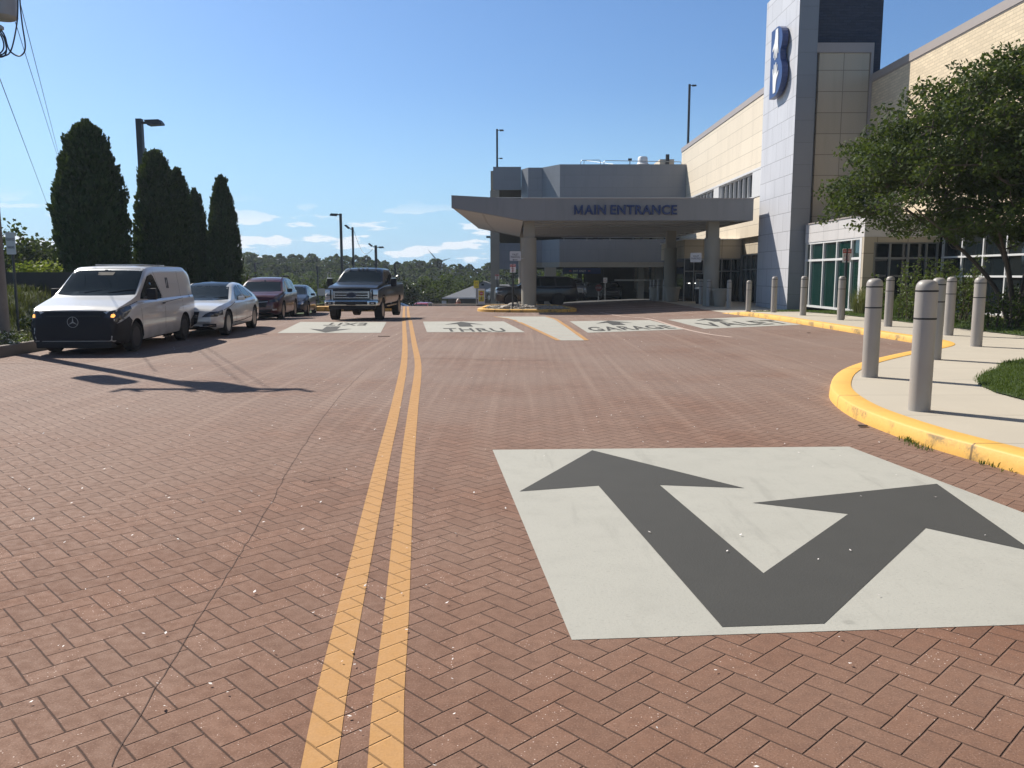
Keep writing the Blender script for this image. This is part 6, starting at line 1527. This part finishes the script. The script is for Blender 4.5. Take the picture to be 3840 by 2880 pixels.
# trees and bright shrub at the left, behind the retaining wall
for i, (xp, yt, Y, r, ls, lab) in enumerate(((70, 818, 46, 3.4, .26, 'dark broadleaf tree beside the utility pole behind the retaining wall'), (150, 878, 52, 3.2, .26, 'lower dark broadleaf tree between the utility pole and the big evergreen'), (478, 905, 60, 3.0, .24, 'rounded tree showing in the gap between the first two evergreens'), (905, 1000, 62, 2.6, .24, 'dark low tree right of the last conical evergreen'))):
    a = at(xp, yt, Y); round_tree('broadleaf_tree', a[0], Y, -1 if i < 3 else -2.2, a[2] + (1 if i < 3 else 2.2), r, M['leaf_far'], lab, 40 + i, 3800, ls, 'broadleaf trees at the left', low=.12)
a = at(120, 990, 27.5); round_tree('bright_shrub', a[0], 27.5, 1.2, a[2] - 1.2 + .05, .95, M['leaf_bright'], 'sunlit yellow green shrub on top of the retaining wall', 50, 1500, .11, cat='shrub', trunk=True, low=.1)
a = at(480, 1000, 38); round_tree('garden_shrub', a[0], 38, .2, a[2] - .1, 1.3, M['leaf_shrub'], 'green shrub glimpsed over the van roof between the evergreens', 51, 1800, .13, cat='shrub', low=.05)
# bank grasses, white flowers
def tufts(name, m, pts, h, s, rn, lean=.5, w=.012):
    mb_v, mb_f = [], []
    for x, y, z in pts:
        for _ in range(s):
            a = rn.uniform(0, 6.283); L_ = h * rn.uniform(.6, 1.2); ln = rn.uniform(.1, lean); dx, dy = math.cos(a), math.sin(a); i = len(mb_v)
            bx, by = x + rn.uniform(-.06, .06), y + rn.uniform(-.06, .06)
            p = [(bx - dy * w, by + dx * w, z), (bx + dy * w, by - dx * w, z), (bx + dx * ln * L_ * .4 - dy * w * .7, by + dy * ln * L_ * .4 + dx * w * .7, z + L_ * .6), (bx + dx * ln * L_ * .4 + dy * w * .7, by + dy * ln * L_ * .4 - dx * w * .7, z + L_ * .6), (bx + dx * ln * L_, by + dy * ln * L_, z + L_ * (1 - ln * .35))]
            mb_v += p; mb_f += [(i, i + 1, i + 3, i + 2), (i + 2, i + 3, i + 4)]
    return leaves_obj(name, mb_v, mb_f, m)
rn = random.Random(5)
pts = []
while len(pts) < 1500:
    x, y = rn.uniform(-17, -11.3), rn.uniform(18.5, 26)
    pts.append((x, y, bankz(x, y) - .03))
tag(tufts('ornamental_grass', M['banked'], pts, .30, 6, rn, 1.0, .010), 'arching pale ornamental grass covering the bank at the left', 'grass', kind='stuff')
fl = thing('flower_clump', (-11.35, 18.0, bankz(-11.35, 18.0)), 'clump of pale variegated leaves in the bed behind the grey kerb', 'plant'); v, f = [], []; v2, f2 = [], []
for _ in range(900):
    p = rdir(rn); p = Vector((p.x * .75, p.y * .8, abs(p.z) * .38)) * rn.uniform(.6, 1.0); leaf(v, f, p, rn.uniform(.06, .12), rn, asp=.3)
    if rn.random() < .45: leaf(v2, f2, p * 1.04 + Vector((0, 0, .02)), rn.uniform(.04, .08), rn, asp=.45)
leaves_obj('foliage', v, f, M['leaf_shrub'], fl); leaves_obj('pale_leaf_tips', v2, f2, M['flower'], fl)
f3_ = copy_tree(fl, (-12.0, 16.7, bankz(-12, 16.7)), 1.0, 'second pale variegated clump cut by the left edge of the picture')
for ix, (x, y) in enumerate(((-11.6, 20.6), (-12.3, 22.4))):
    round_tree('low_shrub', x, y, bankz(x, y) - .1, .7, .6, M['leaf_dark'], ('dark low shrub in the bed beside the van nose', 'dark low shrub on the bank behind the van nose')[ix], 60 + ix, 900, .09, 'low dark shrubs in the bed', trunk=False, cat='shrub', low=.05)

# planting by the glazed bay
rn = random.Random(8)
def stalks(x, y, h, n, label, m, seed, r=.35, ls=.11, name='leafy_shrub'):
    rn = random.Random(seed); z0 = pave_z(x, y) + .02; t = thing(name, (x, y, z0), label, 'shrub'); v, f = [], []; b = MB()
    for i in range(n):
        a = rn.uniform(0, 6.28); q = rn.random() ** .5 * r; H_ = h * rn.uniform(.62, 1.0); ln = rn.uniform(0, .22)
        p0 = Vector((math.cos(a) * q, math.sin(a) * q, 0)); p1 = p0 + Vector((math.cos(a) * ln * H_, math.sin(a) * ln * H_, H_)); b.tube([p0, (p0 + p1) / 2 + Vector((.03, 0, 0)), p1], [.012, .009, .004], 5, cap=False)
        for k in range(int(30 * H_)):
            u = rn.uniform(.12, 1.0); p = p0 + (p1 - p0) * u; d = rdir(rn); d.z *= .5; leaf(v, f, p + d * rn.uniform(.04, .16), ls * rn.uniform(.7, 1.3), rn, asp=.5, droop=.25)
    b.build('stem', M['bark'], t); leaves_obj('foliage', v, f, m, t); return t
for (x, y, h, n, r, lab) in ((13.6, 27.2, 2.1, 26, .7, 'tall leafy shrub with upright tips in front of the lower windows'), (14.9, 27.9, 2.2, 22, .6, 'tall leafy shrub right of the first, tips against the white mullions'), (13.4, 29.3, 1.6, 30, .8, 'lower leafy shrub between the glass bay and the tall shrub'), (15.6, 29.8, 1.7, 26, .8, 'leafy shrub deep in the shade before the windows'), (14.3, 24.4, 1.05, 26, .6, 'low leafy shrub at the foot of the small trees')):
    stalks(x, y, h, n, lab, M['leaf_shrub'], int(x * 10), r)
for i, (x, y) in enumerate(((16.3, 24.0), (16.6, 27), (16.2, 22.6), (15.4, 23.2))):
    round_tree('shade_shrub', x, y, pave_z(x, y), 1.25, .85, M['leaf_dark'], ('dark shrub behind the crape myrtle trunks', 'dark shrub against the plinth under the windows', 'dark shrub at the right edge under the small trees', 'dark shrub left of the crape myrtle trunks')[i], 70 + i, 1500, .10, 'dark shrubs under the small trees', trunk=False, cat='shrub', low=.02)
og = tufts('grass_tuft', M['drygrass'], [(rn.gauss(0, .16), rn.gauss(0, .16), 0) for _ in range(60)], 1.15, 7, rn, .55, .006); og.location = (13.85, 33.0, pave_z(13.85, 33)); tag(og, 'tall wispy ornamental grass at the near corner of the glass bay', 'grass tuft')
og = tufts('grass_tuft', M['grass'], [(rn.gauss(0, .3), rn.gauss(0, .3), 0) for _ in range(70)], .8, 7, rn, .6, .006); og.location = (14.5, 31.2, pave_z(14.5, 31.2)); tag(og, 'green grass clump between the glass bay and the leafy shrubs', 'grass tuft')

# lawns
def inside(pl, x, y):
    c_ = False; j = len(pl) - 1
    for i in range(len(pl)):
        if (pl[i][1] > y) != (pl[j][1] > y) and x < (pl[j][0] - pl[i][0]) * (y - pl[i][1]) / (pl[j][1] - pl[i][1]) + pl[i][0]: c_ = not c_
        j = i
    return c_
rn = random.Random(9); pts = []
while len(pts) < 14000:
    x, y = rn.uniform(6.2, 10.5), rn.uniform(8.2, 15.2)
    if inside(LAWN_NEAR, x, y): pts.append((x, y, pave_z(x, y) + .012))
tag(tufts('grass', M['grass'], pts, .062, 3, rn, .9, .0035), 'short mown green lawn grass behind the nearest bollards', 'grass', kind='stuff')
pts = []
while len(pts) < 7000:
    x, y = rn.uniform(11.2, 17.2), rn.uniform(18.4, 41)
    if inside(LAWN_FAR, x, y): pts.append((x, y, pave_z(x, y) + .012))
tag(tufts('grass', M['grass'], pts, .075, 3, rn, .9, .009), 'strip of green lawn grass along the building', 'grass', kind='stuff')
# weeds in the joint at the kerb foot
rn = random.Random(3); pts = []
for cx_, cy_, n in ((4.12, 8.35, 14), (4.10, 8.05, 8), (4.5, 6.5, 6), (4.62, 6.0, 5), (4.3, 7.2, 5)):
    for _ in range(n): pts.append((cx_ + rn.gauss(0, .02) - .06, cy_ + rn.gauss(0, .07), .005))
tag(tufts('kerb_weeds', M['grass'], pts, .055, 6, rn, 1.1, .004), 'small green weeds growing at the foot of the yellow kerb', 'weeds', kind='stuff')
# small dark twigs/leaf litter at the kerb
for (x, y, lab) in ((3.93, 9.15, 'small dark dead leaf on the bricks beside the yellow kerb'), (8.6, 24.0, 'dark flat scrap on the bricks in front of the far yellow kerb')):
    o = MB().poly3([(-.05, -.02, .012), (.05, -.03, .012), (.06, .02, .012), (-.04, .03, .012)], (0, 0, .012)).build('dead_leaf', M['bark']); o.location = (x, y, gz(x, y)); tag(o, lab, 'dead leaf')

# ------------------------------------------------------------------ trees beyond the crest
def wood(name, rows, m, label, seed, leafs=150, ls=1.0):
    rn = random.Random(seed); v, f = [], []; tr = MB()
    for Y, x0, x1, step, topfn, wd in rows:
        x = x0
        while x < x1:
            xw = x + rn.uniform(-.3, .3) * step; yw = Y + rn.uniform(-5, 5); xp = 1920 + F * xw / Y
            tz = at(1920, topfn(xp), Y)[2] + rn.uniform(-.7, .25); h = rn.uniform(9, 12); r_ = wd * rn.uniform(.8, 1.25); k_ = rn.uniform(.4, .7)
            for _ in range(leafs):
                u = rn.random() ** .8; a = rn.uniform(0, 6.283)
                rr_ = r_ * (max(0, 1 - u ** 3.2) ** k_) * rn.uniform(.5, 1.1) * (1 + .2 * math.sin(a * 3 + u * 9 + x))
                leaf(v, f, (xw + math.cos(a) * rr_, yw + math.sin(a) * rr_, tz - h * (1 - u)), ls * rn.uniform(.45, 1.15), rn, asp=.75)
            x += step
    return tag(leaves_obj(name, v, f, m), label, 'trees', kind='stuff')
def top1(xp): 
    T = [(-200, 930), (700, 962), (900, 962), (960, 950), (1050, 955), (1150, 948), (1250, 955), (1330, 960), (1420, 965), (1500, 985), (1560, 972), (1620, 972), (1670, 974), (1700, 990), (1760, 990), (1800, 1012), (1840, 985), (1900, 980), (2600, 960), (3600, 940)]
    return lerp_tab(T, xp)
wood('far_woods', [(215, -150, 60, 2.4, top1, 3.4), (203, -145, 55, 3.0, lambda p: top1(p) + 16, 3.6), (188, -135, 50, 3.4, lambda p: top1(p) + 34, 3.2)], M['leaf_far'], 'dark green wood along the horizon beyond the car park', 21, 640, .95)
wood('near_woods', [(162, -75, 40, 3.6, lambda p: top1(p) + 60, 3.0), (142, -64, 30, 3.6, lambda p: top1(p) + 86, 2.8), (124, -52, 60, 3.4, lambda p: 1085, 2.6)], M['leaf_far2'], 'lighter green belt of trees below the far wood', 22, 620, .6)
MID = [(1500, 1030, 80, 2.3, 'leaf_dark', 'dark glossy magnolia right of the pickup with glinting leaves'), (1462, 1075, 78, 1.8, 'leaf_dark', 'lower dark glossy tree hugging the right side of the pickup'), (1650, 1015, 108, 3.4, 'leaf_far2', 'bright green rounded tree left of the grey house'), (1728, 1022, 112, 3.2, 'leaf_far', 'green rounded tree directly above the grey house roof'),
       (1580, 1045, 104, 3.0, 'leaf_far', 'dark green tree between the magnolia and the bright green tree'), (1795, 1030, 118, 2.6, 'leaf_far2', 'small light green tree at the left garage corner'), (1180, 1030, 100, 3.2, 'leaf_far', 'bushy green tree left of the pickup mirror'), (1120, 1050, 96, 2.8, 'leaf_far2', 'pale green tree above the dark blue saloon'), (1020, 1040, 104, 3.2, 'leaf_far', 'dull green tree above the maroon crossover'), (960, 1060, 98, 2.6, 'leaf_far2', 'grass green low tree left of the maroon crossover'),
       (1540, 1085, 92, 2.2, 'leaf_dark', 'dark low tree over the dark red car'), (1625, 1075, 98, 2.4, 'leaf_far', 'low green tree at the left end of the grey house')]
for i, (xp, yt, Y, r, mm, lab) in enumerate(MID):
    a = at(xp, yt, Y); g_ = gz(a[0], Y) - .3; round_tree('broadleaf_tree', a[0], Y, g_, a[2] - g_, r, M[mm], lab, 100 + i, 2600, .32 if mm != 'leaf_dark' else .24, 'trees beyond the crest', low=.08)
a = at(2110, 1010, 125); 
for i, xp in enumerate((2050, 2110, 2165, 2230)):
    a = at(xp, 960, 122); round_tree('broadleaf_tree', a[0], 122, -8, a[2] + 8, 3.6, M['leaf_far2'], ('bright tree seen through the garage, leftmost', 'bright tree seen through the garage, second from left', 'bright tree seen through the garage, third from left', 'bright tree seen through the garage, rightmost')[i], 140 + i, 2400, .35, 'trees behind the garage', low=.05)

# ------------------------------------------------------------------ air: far things fade slightly to blue
def haze():
    me = MB().box(-715, 715, -75, 915, -15, 32).mesh()
    m = bpy.data.materials.new('haze_air'); m.use_nodes = True; nt = m.node_tree; nt.nodes.clear()
    o = nt.nodes.new('ShaderNodeOutputMaterial'); p = nt.nodes.new('ShaderNodeVolumePrincipled'); p.inputs['Color'].default_value = (.78, .88, 1, 1); p.inputs['Density'].default_value = .0004; p.inputs['Anisotropy'].default_value = .2
    nt.links.new(p.outputs[0], o.inputs['Volume']); h = link('haze', me, m); h['kind'] = 'stuff'; h['label'] = 'thin pale air haze over the whole place'; h['category'] = 'haze'
haze()
SC.cycles.volume_bounces = 0
